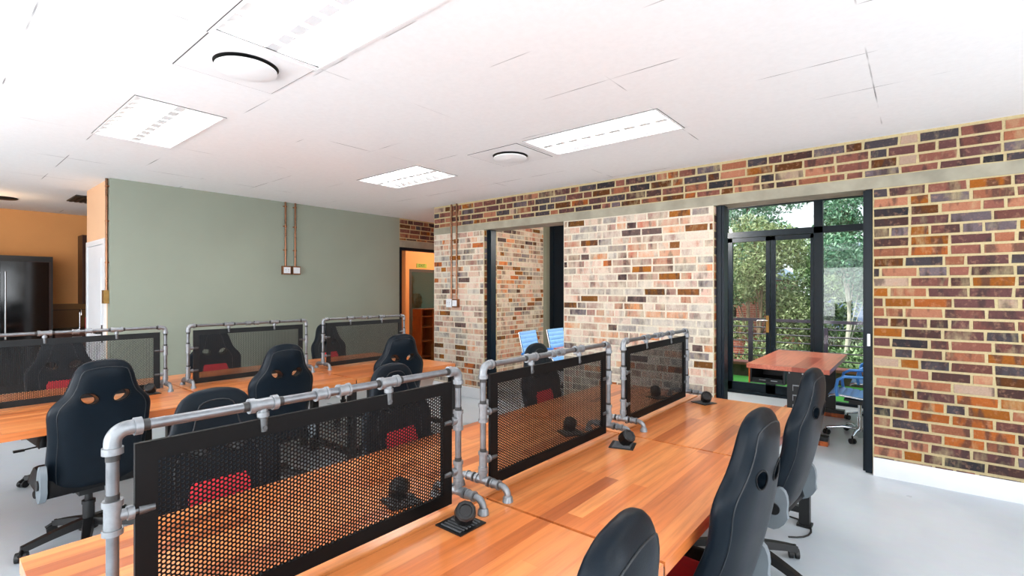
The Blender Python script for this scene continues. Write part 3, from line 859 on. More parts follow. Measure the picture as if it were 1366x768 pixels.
PL, PZ0, PZ1, FW = .465, .016, .455, .042
PERF = perforated(2*(PL-FW)+.004, PZ1-PZ0-2*FW+.004, PZ0+FW-.002, .0105, .0036, .0016)
def make_screen(label, mat, loc):
    t = thing('desk_screen', label, 'desk screen', loc, 0, 'perforated metal desk screens on pipe stands')
    me = PERF.copy(); me.materials.append(mat)
    link(bpy.data.objects.new('mesh_panel', me), t)
    def bar(pts, nme):
        b = B(); b.prism(pts, -.006, .006, lambda y, z, x: (x, y, z)); b.bevel(.0012, 1); b.out(nme, mat, t)
    a, c = PL, PL-FW; zb, zt = PZ0, PZ1
    bar([(-a, zt), (-c, zt-FW), (c, zt-FW), (a, zt)], 'frame_bar'); bar([(-a, zb), (a, zb), (c, zb+FW), (-c, zb+FW)], 'frame_bar')
    bar([(-a, zb), (-c, zb+FW), (-c, zt-FW), (-a, zt)], 'frame_bar'); bar([(a, zb), (a, zt), (c, zt-FW), (c, zb+FW)], 'frame_bar')
    HL, RZ, pr, BZ = .502, .492, .0116, .05
    G, FT, DK = M['galv'], M['fitting'], M['galv_dark']
    b = B(); b.cyl((0, -HL+.03, RZ), (0, HL-.03, RZ), pr); b.out('top_rail', G, t, 40)
    for s in (-1, 1):
        y = s*HL
        b = B(); b.cyl((0, y, BZ), (0, y, RZ-.03), pr); b.out('post', G, t, 40)
        # elbow with collars
        b = B(); b.tube([(0, y, RZ-.045)] + arc((0, y-s*.026, RZ-.026), (0, s, 0), (0, 0, 1), .026, 0, math.pi/2, 8) + [(0, y-s*.045, RZ)], pr+.004, 14)
        b.cyl((0, y, RZ-.05), (0, y, RZ-.036), pr+.0075); b.cyl((0, y-s*.05, RZ), (0, y-s*.036, RZ), pr+.0075)
        b.out('elbow_fitting', FT, t, 45)
        b = B(); b.cyl((0, y, RZ-.064), (0, y, RZ-.05), pr+.0012); b.out('thread_band', DK, t, 40)
        b = B(); b.cyl((0, y-s*.064, RZ), (0, y-s*.05, RZ), pr+.0012); b.out('thread_band', DK, t, 40)
        for z in (.31, .125):
            b = B(); b.cyl((0, y, z-.034), (0, y, z+.034), pr+.004); b.cyl((0, y, z-.036), (0, y, z-.024), pr+.0075); b.cyl((0, y, z+.024), (0, y, z+.036), pr+.0075)
            b.cyl((0, y, z), (0, y-s*.034, z), .0115); b.cyl((0, y-s*.024, z), (0, y-s*.036, z), .015)
            b.out('tee_fitting', FT, t, 45)
            b = B(); b.cyl((0, y-s*.036, z), (0, y-s*.05, z), .008); b.cyl((0, y-s*.045, z), (.004, y-s*.074, z), .0115, .0075); b.out('clamp', M['clamp'], t, 40)
            b = B(); b.cyl((0, y, z+.036), (0, y, z+.048), pr+.001); b.out('thread_band', DK, t, 40)
        # foot: tee at the post, pipes across, elbows down to flanges
        b = B(); b.cyl((-.034, y, BZ), (.034, y, BZ), pr+.004); b.cyl((0, y, BZ), (0, y, BZ+.036), pr+.004)
        b.cyl((0, y, BZ+.026), (0, y, BZ+.038), pr+.0075); b.cyl((-.036, y, BZ), (-.024, y, BZ), pr+.0075); b.cyl((.024, y, BZ), (.036, y, BZ), pr+.0075)
        b.out('base_tee', FT, t, 45)
        for q in (-1, 1):
            b = B(); b.cyl((q*.03, y, BZ), (q*.092, y, BZ), pr-.001); b.out('foot_pipe', DK, t, 40)
            b = B(); b.cyl((q*.05, y, BZ), (q*.082, y, BZ), pr+.0045); b.cyl((q*.048, y, BZ), (q*.055, y, BZ), pr+.007); b.cyl((q*.077, y, BZ), (q*.084, y, BZ), pr+.007); b.out('coupling', FT, t, 45)
            b = B(); b.tube([(q*.088, y, BZ)] + arc((q*.095, y, BZ-.03), (0, 0, 1), (q, 0, 0), .03, 0, math.pi/2, 8) + [(q*.125, y, .014)], pr+.001, 14)
            b.lathe([(pr+.002, .022), (pr+.006, .018), (pr+.009, .0), (pr+.006, .0)], (q*.125, y, 0)); b.out('foot', FT, t, 45)
    for y in (-.195, .195):
        b = B(); b.cyl((0, y-.034, RZ), (0, y+.034, RZ), pr+.004); b.cyl((0, y-.036, RZ), (0, y-.022, RZ), pr+.0075); b.cyl((0, y+.022, RZ), (0, y+.036, RZ), pr+.0075)
        b.cyl((0, y, RZ), (0, y, RZ-.03), .011); b.cyl((0, y, RZ-.02), (0, y, RZ-.032), .0145); b.out('tee_fitting', FT, t, 45)
        b = B(); b.cyl((0, y, RZ-.03), (0, y, RZ-.042), .008); b.cyl((0, y, RZ-.036), (.004, y, RZ-.070), .0115, .008); b.cyl((-.013, y, RZ-.06), (.013, y, RZ-.06), .006, n=10); b.out('clamp', M['clamp'], t, 40)
        b = B(); b.cyl((0, y+.036, RZ), (0, y+.05, RZ), pr+.001); b.out('thread_band', DK, t, 40)
        b = B(); b.cyl((0, y-.05, RZ), (0, y-.036, RZ), pr+.001); b.out('thread_band', DK, t, 40)
    for y in (-.035, .035):
        b = B(); b.cyl((0, y-.018, RZ), (0, y+.018, RZ), pr+.0045); b.cyl((0, y-.019, RZ), (0, y-.012, RZ), pr+.007); b.cyl((0, y+.012, RZ), (0, y+.019, RZ), pr+.007); b.out('coupling', FT, t, 45)
    return t
sa = make_screen('large black perforated screen on pipe stand, nearest the camera', M['screen_black'], (-1.30, .766, .741))
sb = make_screen('charcoal perforated screen cut by the left edge on the far desks', M['screen_grey'], (-4.585, .76, .741))
for y, lb in ((1.904, 'middle black perforated screen of the near desk row'), (3.08, 'black perforated screen at the brick wall end of the near desk row')):
    c = copy_tree(sa); c.location = (-1.30, y, .741); c['label'] = lb
for y, lb in ((1.92, 'charcoal perforated screen in front of the middle of the sage wall'), (3.10, 'charcoal perforated screen of the far row nearest the passage')):
    c = copy_tree(sb); c.location = (-4.585, y, .741); c['label'] = lb

# ------------------------------------------------------------------ power pods on the desks
def pod(label, loc, rz=0., puck=(0.02, 0., .03)):
    t = thing('power_pod', label, 'power outlet', loc, rz, 'black power pods on the desks')
    b = B(); b.box(-.06, .06, -.06, .06, 0, .004); b.bevel(.002, 1)
    pl_ = b.out('cable_plate', M['plastic_black'], t)
    b = B()
    for k in range(7): b.box(-.045, .045, -.048+.015*k, -.042+.015*k, .004, .0065)
    b.out('plate_slots', M['socket_dark'], pl_)
    ax = Vector((.55, -.45, .62)).normalized(); c = Vector(puck)
    b = B(); b.lathe([(.026, -.03), (.035, -.026), (.037, 0), (.035, .026), (.029, .032), (.022, .032), (.020, .028)], c+Vector((0, 0, .012)), ax, 10); b.out('socket_head', M['plastic_black'], t, 30)
    b = B(); b.cyl((c.x, c.y, .003), (c.x, c.y, .022), .016); b.out('swivel_base', M['plastic_black'], t, 40)
    return t
pd = pod('black round power pod on the nearest desk beside the pipe foot', (-1.182, 1.165, .741))
for loc, rz, lb in (((-1.15, 2.275, .741), .3, 'black power pod between the second and third near screens'),
                    ((-1.15, 3.50, .741), -.4, 'black power pod at the brick wall end of the near desks'),
                    ((-4.49, 1.13, .741), .1, 'black power pod beside the far screen cut by the left edge'),
                    ((-1.47, 2.30, .741), 2.6, 'black power pod seen through the middle near screen'),
                    ((-1.47, 3.46, .741), 2.8, 'black power pod seen through the screen at the brick wall end'),
                    ((-1.48, 1.15, .741), 2.9, 'black power pod seen through the nearest screen')):
    c = copy_tree(pd); c.location = loc; c.rotation_euler = (0, 0, rz); c['label'] = lb

# ------------------------------------------------------------------ racing chairs
def interp(tab, x):
    xs = [p[0] for p in tab]; ys = [p[1] for p in tab]
    if x <= xs[0]: return ys[0]
    if x >= xs[-1]: return ys[-1]
    for i in range(len(xs)-1):
        if xs[i] <= x <= xs[i+1]:
            f = (x-xs[i])/(xs[i+1]-xs[i])
            # monotone-ish cubic
            m0 = (ys[i+1]-ys[max(i-1, 0)])/(xs[i+1]-xs[max(i-1, 0)]); m1 = (ys[min(i+2, len(ys)-1)]-ys[i])/(xs[min(i+2, len(xs)-1)]-xs[i])
            hh = xs[i+1]-xs[i]
            return (2*f**3-3*f*f+1)*ys[i] + (f**3-2*f*f+f)*hh*m0 + (-2*f**3+3*f*f)*ys[i+1] + (f**3-f*f)*hh*m1
BH = .745
WT = [(0, .205), (.04, .218), (.15, .228), (.30, .230), (.40, .236), (.455, .238), (.50, .222), (.55, .180), (.60, .157), (.66, .140), (.70, .122), (.725, .096), (.74, .055), (.745, .012)]
TT = [(0, .055), (.05, .085), (.3, .085), (.55, .082), (.66, .078), (.70, .066), (.725, .050), (.74, .030), (.745, .010)]
BT = [(0, .05), (.12, .06), (.24, .045), (.34, .03), (.46, .035), (.55, .03), (.66, .015), (.745, .0)]
OT = [(0, -.178), (.10, -.212), (.22, -.247), (.35, -.277), (.48, -.300), (.58, -.314), (.66, -.319), (.745, -.314)]
def back_off(z):
    return interp(OT, z)
def back_pt(z, a):
    w, th, bo = interp(WT, z), interp(TT, z), interp(BT, z)
    ca, sa_ = math.cos(a), math.sin(a)
    y = w*math.copysign(abs(ca)**.62, ca); x = th/2*math.copysign(abs(sa_)**.7, sa_)
    x += bo*(abs(y)/max(w, 1e-3))**3
    return Vector((back_off(z)+x, y, .385+z))
def back_surface_x(y, z, side):
    w = interp(WT, z); q = min(.999, abs(y)/w)
    c = q**(1/.62); a = math.acos(c)
    return back_pt(z, a if side > 0 else -a).x
def make_back():
    nz, na = 44, 56
    zs = [BH*(1-(1-k/nz)**1.35) if False else BH*k/nz for k in range(nz+1)]
    zs[-1] = BH
    zs = sorted(set([0, .008, .02] + zs[1:] + [.733, .7395, .7435]))
    bm = bmesh.new(); rings = []
    for z in zs: rings.append([bm.verts.new(back_pt(z, 2*math.pi*k/na)) for k in range(na)])
    for i in range(len(rings)-1):
        for k in range(na): bm.faces.new([rings[i][k], rings[i][(k+1) % na], rings[i+1][(k+1) % na], rings[i+1][k]])
    bm.faces.new(rings[0][::-1]); bm.faces.new(rings[-1])
    bmesh.ops.recalc_face_normals(bm, faces=bm.faces[:])
    me = bpy.data.meshes.new('back_tmp'); bm.to_mesh(me); bm.free()
    o = bpy.data.objects.new('back_tmp', me); COL.objects.link(o)
    cut = B()
    for s in (-1, 1):
        verts0 = len(cut.bm.verts)
        n = 28; c = Vector((0, s*.072, .385+.525))
        tl = R(28)*s
        ring = []
        for xx in (-.75, .2):
            ring.append([cut.bm.verts.new((xx, c.y + .043*math.cos(2*math.pi*k/n)*math.cos(tl) - .029*math.sin(2*math.pi*k/n)*math.sin(tl),
                                           c.z + (xx+.29)*(-.12) + .043*math.cos(2*math.pi*k/n)*math.sin(tl) + .029*math.sin(2*math.pi*k/n)*math.cos(tl))) for k in range(n)])
        cut.bridge(ring[0], ring[1]); cut.bm.faces.new(ring[0][::-1]); cut.bm.faces.new(ring[1])
    co = cut.out('cut_tmp', M['leather'])
    md = o.modifiers.new('holes', 'BOOLEAN'); md.operation = 'DIFFERENCE'; md.object = co; md.solver = 'EXACT'
    dg = bpy.context.evaluated_depsgraph_get(); dg.update()
    res = bpy.data.meshes.new_from_object(o.evaluated_get(dg))
    res.name = 'backrest'
    bpy.data.objects.remove(o); bpy.data.objects.remove(co)
    res.materials.clear()
    finish(res, M['leather'], 50)
    return res
BACK = make_back()

def make_chair(label, group):
    t = thing('gaming_chair', label, 'chair', (0, 0, 0), 0, group)
    bk = link(bpy.data.objects.new('backrest', BACK), t)
    # rims of the two holes, on the front and back faces
    for s in (-1, 1):
        tl = R(28)*s; n = 28
        for side in (-1, 1):
            pts = []
            for k in range(n):
                a = 2*math.pi*k/n
                y = s*.072 + .044*math.cos(a)*math.cos(tl) - .030*math.sin(a)*math.sin(tl)
                z0 = .525 + .044*math.cos(a)*math.sin(tl) + .030*math.sin(a)*math.cos(tl)
                z = z0
                for _ in range(3):
                    x = back_surface_x(y, z, side); z = z0 + (x+.29)*(-.12)
                pts.append((x, y, .385+z))
            b = B(); b.tube(pts, .0034, 8, True); b.out('hole_rim', M['leather_side'], bk, 60)
    # piping on the rear panel and on the front bolsters
    for side, ins in ((-1, .036), (1, .085)):
        pts = []
        zz = [.03+(BH-.07-.03)*k/30 for k in range(31)]
        ii = lambda z: ins*(.55+.45*min(1, interp(WT, z)/.22))
        for z in zz: pts.append((z, interp(WT, z)-ii(z)))
        ztop = zz[-1]; yt = pts[-1][1]
        loop = [(z, y) for z, y in pts] + [(ztop+.028*math.sin(math.pi*k/8), yt*math.cos(math.pi*k/8)) for k in range(1, 8)] + [(z, -y) for z, y in reversed(pts)]
        P3 = [(back_surface_x(y, z, side) + side*.0005, y, .385+z) for z, y in loop]
        b = B(); b.tube(P3, .0026, 6); b.out('piping', M['stitch'], bk, 60)
    # red centre panel on the front of the back
    V, F = [], []
    nn, mm = 12, 14
    for i in range(mm+1):
        z = .015 + .385*i/mm
        hw = .112 if i < mm-1 else (.108 if i == mm-1 else .094)
        for k in range(nn+1):
            y = -hw+2*hw*k/nn
            V.append((back_surface_x(y, z, 1)+.004*(1-(abs(y)/hw)**4)+.0005, y, .385+z))
    for i in range(mm):
        for k in range(nn): F.append([i*(nn+1)+k, i*(nn+1)+k+1, (i+1)*(nn+1)+k+1, (i+1)*(nn+1)+k])
    rp = mesh_obj('back_insert', V, F, M['red'], bk, 60); rp['label'] = 'red fabric panel'
    # seat
    def seat_shape(x0, x1, hw, z0, z1, bol, nme, mat, par):
        V, F = [], []; nx, ny = 20, 24
        for side in (0, 1):
            for i in range(nx+1):
                for k in range(ny+1):
                    u = -1+2*k/ny; f = i/nx
                    x = x0+(x1-x0)*f
                    edge = (1-abs(2*f-1)**8)**.35 if abs(2*f-1) < 1 else 0
                    ey = (1-abs(u)**10)**.3 if abs(u) < 1 else 0
                    w = hw*(1-.06*f*f)
                    top = z0 + (z1-z0)*edge*ey + bol*abs(u)**4*ey*edge*(1-.5*f) - .02*max(0, f-.8)*5*edge
                    V.append((x, u*w, top if side else z0 - (0.0)))
        n0 = (nx+1)*(ny+1)
        for i in range(nx):
            for k in range(ny):
                a = i*(ny+1)+k
                F.append([n0+a, n0+a+ny+1, n0+a+ny+2, n0+a+1]); F.append([a, a+1, a+ny+2, a+ny+1])
        return mesh_obj(nme, V, F, mat, par, 60)
    st = seat_shape(-.215, .26, .245, .375, .47, .035, 'seat', M['leather_side'], t)
    si = seat_shape(-.20, .255, .135, .40, .478, .0, 'seat_insert', M['red'], st); si['label'] = 'red fabric seat panel'
    # side covers on the recliner joint
    for s in (-1, 1):
        b = B()
        pr = [(-.215+.058*math.cos(R(20*k))*(1.15 if math.sin(R(20*k)) < 0 else .9)-.018*math.sin(R(20*k)), .462+.105*math.sin(R(20*k))) for k in range(18)]
        b.prism(pr, s*.234, s*.262, lambda x, z, y: (x, y, z)); b.bevel(.010, 3, 50); b.out('side_cover', M['plastic_grey'] if s < 0 else M['plastic_grey'], t, 50)
    for s in (-1, 1):
        b = B(); b.cyl((-.21, s*.261, .46), (-.21, s*.270, .46), .028); b.out('recline_joint', M['plastic_black'], t, 40)
    # mechanism, lift, star base, casters
    b = B(); b.box(-.13, .14, -.10, .10, .345, .378); b.box(-.07, .07, -.06, .06, .30, .345); b.bevel(.006)
    mc = b.out('tilt_mechanism', M['plastic_black'], t, 40)
    b = B(); b.tube([(.05, -.1, .345), (.05, -.24, .34), (.05, -.30, .335)], .006, 8); b.box(.035, .065, -.34, -.28, .328, .342); b.out('lever', M['plastic_black'], mc, 40)
    b = B(); b.cyl((0, 0, .10), (0, 0, .24), .030); b.cyl((0, 0, .24), (0, 0, .31), .020); b.cyl((0, 0, .225), (0, 0, .245), .034); b.out('gas_lift', M['plastic_black'], t, 40)
    b = B(); b.cyl((0, 0, .075), (0, 0, .125), .048)
    for k in range(5):
        a = R(72*k+20); u = Vector((math.cos(a), math.sin(a), 0)); w = Vector((-u.y, u.x, 0))
        prev = None
        for j in range(7):
            f = j/6; c = u*(.03+.27*f); z = .118-.035*f - .02*f*f; hw = .030-.008*f; hh = .022-.006*f
            rg = [b.bm.verts.new(c+w*sx*hw*(.75 if sz > 0 else 1)+Vector((0, 0, z+sz*hh))) for sx, sz in ((-1, -1), (1, -1), (1, 1), (-1, 1))]
            if prev: b.bridge(prev, rg)
            else: b.bm.faces.new(rg[::-1])
            prev = rg
        b.bm.faces.new(prev)
    b.out('star_base', M['plastic_black'], t, 40)
    for k in range(5):
        a = R(72*k+20); u = Vector((math.cos(a), math.sin(a), 0)); c = u*.292
        a2 = a+1.1; w = Vector((-math.sin(a2), math.cos(a2), 0)); v = Vector((math.cos(a2), math.sin(a2), 0))
        b = B(); b.cyl(c+Vector((0, 0, .035)), c+Vector((0, 0, .085)), .008)
        q = c+v*.016+Vector((0, 0, .0275))
        b.cyl(q-w*.026, q-w*.006, .0275); b.cyl(q+w*.006, q+w*.026, .0275)
        b.tube([q+Vector((0, 0, .03))-v*.03, q+Vector((0, 0, .034)), q+Vector((0, 0, .018))+v*.03], .010, 8)
        b.out('caster', M['plastic_black'], t, 40)
    return t
GR = 'black gaming chairs around the desks'
ch0 = make_chair('gaming chair at the far right with its back to the open floor, nearest the table', GR)
def put(o, x, y, rz, label):
    o.location = (x, y, 0); o.rotation_euler = (0, 0, rz); o['label'] = label
put(ch0, -.725, 2.95, math.pi-.10, 'gaming chair at the end near-row desk, in front of the black table leg plate')
for x, y, rz, lb in (
    (-.722, 1.83, math.pi-.09, 'middle gaming chair right of the near desks, tall black back in side view'),
    (-.712, .757, math.pi+.08, 'gaming chair whose rounded back top rises at the bottom right of the nearest desk'),
    (-3.92, .68, math.pi+.05, 'gaming chair with its whole dark blue-black back in view at the left'),
    (-3.92, 1.75, math.pi-.02, 'gaming chair seen from behind at the middle far desk, two orange eye holes'),
    (-3.92, 2.89, math.pi-.25, 'gaming chair seen from behind at the far row end desk before the brick wall'),
    (-1.895, .76, -.05, 'gaming chair behind the nearest screen, round top just above its pipe rail'),
    (-1.895, 1.68, .10, 'gaming chair behind the right end of the nearest screen, pale round top'),
    (-1.895, 2.98, .05, 'gaming chair behind the middle near screen, below the blue chairs'),
    (-5.20, .80, .05, 'gaming chair behind the far screen cut by the left edge'),
    (-5.20, 1.90, -.1, 'gaming chair facing out behind the middle far screen by the sage wall'),
    (-5.20, 3.20, .12, 'gaming chair facing out behind the far screen nearest the passage')):
    c = copy_tree(ch0); put(c, x, y, rz, lb)

# ------------------------------------------------------------------ meeting-room table
tb = thing('meeting_table', 'reddish wood table on black plate legs before the glazed doors', 'table', (-1.035, 6.43, 0))
b = B(); b.box(-.375, .375, -.78, .78, .70, .745); b.bevel(.003); b.out('tabletop', M['table'], tb, 30)
for y in (-.72, .66):
    b = B(); b.box(.0, .27, y-.012, y+.012, .05, .70)
    l = b.out('leg_plate', M['black_steel'], tb)
    b = B()
    for zz in (.25, .35, .45, .55): b.box(.05, .12, y-.016, y-.012, zz, zz+.012); b.box(.05, .056, y-.016, y-.012, zz-.05, zz)
    for xx in (.02, .14, .25): b.cyl((xx, y-.012, .68), (xx, y-.018, .68), .008, n=10)
    b.out('plate_cutout', M['steel'], l)
    b = B(); b.box(-.28, .36, y-.06, y+.06, 0, .045); b.bevel(.004, 1); f = b.out('foot', M['wood_edge'], tb, 30)
    b = B(); b.box(.05, .36, y-.05, y+.05, .045, .085); b.bevel(.01, 2); b.out('foot_cap', M['plastic_black'], f, 40)
b = B(); b.box(-.35, -.02, -.74, -.2, .545, .56); b.box(-.35, -.335, -.74, -.2, .56, .70); b.box(-.035, -.02, -.74, -.2, .56, .70); b.box(-.335, -.035, -.215, -.2, .56, .70)
b.out('drawer_case', M['black_steel'], tb)
b = B(); b.box(-.362, -.35, -.75, -.15, .54, .70); b.out('side_panel', M['wood_edge'], tb)
b = B(); b.box(-.33, -.04, -.735, -.725, .56, .60); b.out('drawer_front', M['screen_grey'], tb)
b = B(); b.box(-.26, -.2, -.742, -.735, .575, .582); b.box(-.15, -.09, -.742, -.735, .575, .582); b.out('drawer_pull', M['steel'], tb)

t2 = thing('meeting_table', 'wooden table just showing beside the two blue chairs in the meeting room', 'table', (-2.85, 6.45, 0))
b = B(); b.box(-.95, .45, -.95, .95, .70, .745); b.bevel(.003); b.out('tabletop', M['table'], t2, 30)
for x in (-.8, .3):
    for y in (-.78, .78):
        b = B(); b.box(x-.03, x+.03, y-.03, y+.03, 0, .70); b.out('leg', M['black_steel'], t2)

# ------------------------------------------------------------------ blue sling chairs
def blue_chair(label):
    t = thing('sling_chair', label, 'chair', (0, 0, 0), 0, 'blue ribbed sling chairs on chrome bases')
    prof = [(.25, .435), (.235, .455), (.19, .462), (.10, .455), (-.02, .443), (-.13, .438), (-.19, .455), (-.222, .50), (-.24, .58), (-.262, .70), (-.29, .82), (-.315, .93)]
    # resample
    pts = []
    for i in range(len(prof)-1):
        for k in range(6):
            f = k/6; pts.append((prof[i][0]*(1-f)+prof[i+1][0]*f, prof[i][1]*(1-f)+prof[i+1][1]*f))
    pts.append(prof[-1])
    for nme, lo, hi in (('seat_sling', 0, 38), ('back_sling', 38, len(pts)-1)):
        V, F = [], []; hw = .225
        seg = []
        acc = 0.
        for i in range(lo, hi+1):
            if i > lo: acc += math.dist(pts[i], pts[i-1])
            p0, p1 = Vector(pts[max(i-1, 0)]), Vector(pts[min(i+1, len(pts)-1)])
            tg = (p1-p0).normalized(); n = Vector((tg.y, -tg.x))
            seg.append((Vector(pts[i]), n, acc))
        sub = []
        for i in range(len(seg)-1):
            for k in range(3):
                f = k/3; sub.append((seg[i][0].lerp(seg[i+1][0], f), seg[i][1].lerp(seg[i+1][1], f), seg[i][2]*(1-f)+seg[i+1][2]*f))
        sub.append(seg[-1])
        m = len(sub)
        for c, n, s_ in sub:
            hgt = .004+.010*abs(math.sin(math.pi*s_/.062))**.6
            for (y, q) in ((-hw, hgt), (hw, hgt), (hw, -hgt), (-hw, -hgt)):
                V.append((c.x+n.x*q, y, c.y+n.y*q))
        for i in range(m-1):
            for k in range(4): F.append([i*4+k, i*4+(k+1) % 4, (i+1)*4+(k+1) % 4, (i+1)*4+k])
        F.append([0, 3, 2, 1]); F.append([(m-1)*4+k for k in range(4)])
        o = mesh_obj(nme, V, F, M['blue'], t, 50)
        bm = bmesh.new(); bm.from_mesh(o.data); bmesh.ops.recalc_face_normals(bm, faces=bm.faces[:]); bm.to_mesh(o.data); bm.free()
    for s in (-1, 1):
        b = B(); b.tube([(x, s*.236, z) for x, z in prof], .010, 8); b.out('side_rail', M['chrome'], t, 50)
        ap = [(.17, .452), (.18, .54), (.165, .62), (.11, .655), (-.02, .66), (-.16, .655), (-.225, .64), (-.25, .62)]
        b = B()
        prev = None
        AP = [(Vector((a[0], 0, a[1]))) for a in ap]
        b.tube([(p.x, s*.262, p.z) for p in AP], .015, 10); b.out('armrest', M['blue_arm'], t, 50)
    b = B(); b.box(-.14, .12, -.2, .2, .40, .418); b.box(-.09, .09, -.07, .07, .35, .40); b.bevel(.006); b.out('tilt_mechanism', M['plastic_black'], t, 40)
    b = B(); b.cyl((0, 0, .09), (0, 0, .22), .026); b.cyl((0, 0, .22), (0, 0, .36), .017); b.out('gas_lift', M['chrome'], t, 40)
    b = B(); b.cyl((0, 0, .07), (0, 0, .115), .038)
    for k in range(5):
        a = R(72*k+10); u = Vector((math.cos(a), math.sin(a), 0))
        b.tube([u*.03+Vector((0, 0, .095)), u*.15+Vector((0, 0, .10)), u*.29+Vector((0, 0, .075))], [.018, .015, .011], 8)
    b.out('star_base', M['chrome'], t, 50)
    for k in range(5):
        a = R(72*k+10); u = Vector((math.cos(a), math.sin(a), 0)); c = u*.29; a2 = a+.9
        w = Vector((-math.sin(a2), math.cos(a2), 0)); q = c+Vector((0, 0, .027))
        b = B(); b.cyl(q-w*.024, q-w*.005, .027); b.cyl(q+w*.005, q+w*.024, .027); b.cyl(c+Vector((0, 0, .03)), c+Vector((0, 0, .08)), .008); b.out('caster', M['plastic_black'], t, 40)
    return t
bc = blue_chair('x')
put(bc, -.46, 6.21, math.pi, 'nearest blue sling chair with its seat tucked at the reddish table')
for x, y, rz, lb in ((-.355, 7.06, math.pi+.03, 'farther blue sling chair behind the first one, by the glazed doors'),
                     (-4.08, 5.72, .12, 'left blue sling chair back seen through the meeting room opening'),
                     (-4.02, 6.32, .05, 'right blue sling chair back seen through the meeting room opening')):
    c = copy_tree(bc); put(c, x, y, rz, lb)

# small things on the floor and desks
cb = B(); pts = [(-.66+.24*math.cos(a)*.6, 3.58+.16*math.sin(a), .006) for a in [R(k*18) for k in range(-4, 12)]]
cb.tube(pts, .005, 8)
o = cb.out('power_cable', M['plastic_black'], None, 60); tag(o, 'black cable curled on the floor by the end desk leg', 'cable')
kn = B(); kn.lathe([(.014, 0), (.014, .0012), (0, .0014)], (-.915, .86, .7405), n=20)
o = kn.out('desk_plug', M['cardboard'], None, 40); tag(o, 'small round brown plug set in the nearest desktop', 'plug')

# ------------------------------------------------------------------ kitchen corner on the left
fg = thing('display_fridge', 'tall black glass-door fridge in the kitchen at the left edge', 'fridge', (-10.6, .79, 0))
b = B(); b.box(-.28, .24, -.58, .58, .0, 2.04); b.bevel(.006, 1); b.out('body', M['plastic_black'], fg)
for s, y0, y1 in ((0, -.53, -.01), (1, .01, .53)):
    b = B(); b.box(.24, .275, y0, y1, .12, 1.95); b.bevel(.005, 1); d_ = b.out('door', M['dark_glass'], fg)
    b = B(); b.cyl((.30, y1-.05 if s == 0 else y0+.05, .8), (.30, y1-.05 if s == 0 else y0+.05, 1.8), .012); b.out('door_handle', M['steel'], d_, 40)
b = B(); b.box(.2395, .2445, .30, .56, .1, 1.96); b.out('side_trim', M['dark_wood'], fg)
wc = thing('wall_cabinet', 'dark brown kitchen wall cabinet above the tiled splashback', 'cabinet', (-10.7, 2.25, 1.30))
b = B(); b.box(-.19, .15, -.5, .5, 0, 1.13); b.out('body', M['dark_wood'], wc)
for y in (-.25, .25):
    b = B(); b.box(.15, .17, y-.245, y+.245, .005, 1.125); b.bevel(.003, 1); d_ = b.out('door', M['dark_wood'], wc)
    b = B(); b.box(.17, .185, y-.01, y+.01, .05, .2); b.out('door_handle', M['steel'], d_)
b = B(); b.box(-10.9, -10.885, 1.38, 3.0, .90, 1.30); struct(b.out('trim_9', M['backsplash']))
kc = thing('kitchen_counter', 'dark kitchen counter beside the black fridge', 'counter', (-10.6, 2.2, 0))
b = B(); b.box(-.285, .19, -.8, .8, 0, .1); b.out('plinth', M['plastic_black'], kc)
b = B(); b.box(-.285, .25, -.8, .8, .1, .86); b.out('body', M['dark_wood'], kc)
b = B(); b.box(-.285, .28, -.8, .8, .86, .90); b.bevel(.004, 1); b.out('worktop', M['plastic_black'], kc)
for y in (-.55, 0., .55):
    b = B(); b.box(.25, .268, y-.26, y+.26, .12, .85); d_ = b.out('door', M['dark_wood'], kc)
    b = B(); b.box(.268, .28, y-.06, y+.06, .78, .79); b.out('door_handle', M['steel'], d_)
tp = thing('kitchen_tap', 'slim chrome tap standing on the kitchen counter', 'tap', (-10.55, 1.72, .90))
b = B(); b.tube([(0, 0, 0), (0, 0, .26)] + arc((.06, 0, .26), (-1, 0, 0), (0, 0, 1), .06, 0, math.pi, 8) + [(.12, 0, .22)], .011, 10); b.out('spout', M['chrome'], tp, 50)
b = B(); b.cyl((0, 0, 0), (0, 0, .03), .025); b.out('base', M['chrome'], tp, 40)
kt = thing('canister', 'red canister on the kitchen counter beside the white door', 'canister', (-10.5, 1.84, .90))
b = B(); b.lathe([(.06, 0), (.065, .01), (.065, .17), (.055, .185)], n=24); b.out('body', M['red'], kt, 40)
b = B(); b.lathe([(.057, .185), (.055, .2), (.015, .205), (.012, .225), (0, .225)], n=24); b.out('lid', M['plastic_black'], kt, 40)

# ------------------------------------------------------------------ office behind the passage
d = B(); y0, y1 = 7.72, 8.62
d.box(-9.56, -9.5, 7.62, 7.70, 0, 2.04); d.box(-9.56, -9.5, 8.64, 8.72, 0, 2.04); d.box(-9.56, -9.5, 7.70, 8.64, 1.97, 2.04); d.box(-9.56, -9.5, 7.70, 8.64, 0, .1)
do = struct(d.out('door_4', M['grille']))
g = B(); g.box(-9.55, -9.54, 7.70, 8.64, .1, 1.97); g.out('glass_pane', M['tint'], do)
tree('leafy_tree', 'bush behind the dark glass door of the orange office', (-11.4, 8.9, -.4), 2.4, .7, 10, 4000, .05, M['leaf_a'], M['bark'], 41, .25, group='trees outside the office door')
ex = thing('exit_sign', 'small green exit sign above the dark glass door in the orange office', 'sign', (-9.498, 8.0, 2.12), R(90))
b = B(); b.box(-.16, .16, -.012, .0, -.045, .06); b.bevel(.003, 1); b.out('sign_board', pmat('sign_green', (150, 170, 60), .5), ex)
cu = bpy.data.curves.new('sign_text', 'FONT'); cu.body = 'EXIT'; cu.size = .095; cu.align_x = 'CENTER'; cu.align_y = 'CENTER'; cu.extrude = .001
cu.materials.append(pmat('sign_dark', (40, 60, 24), .5))
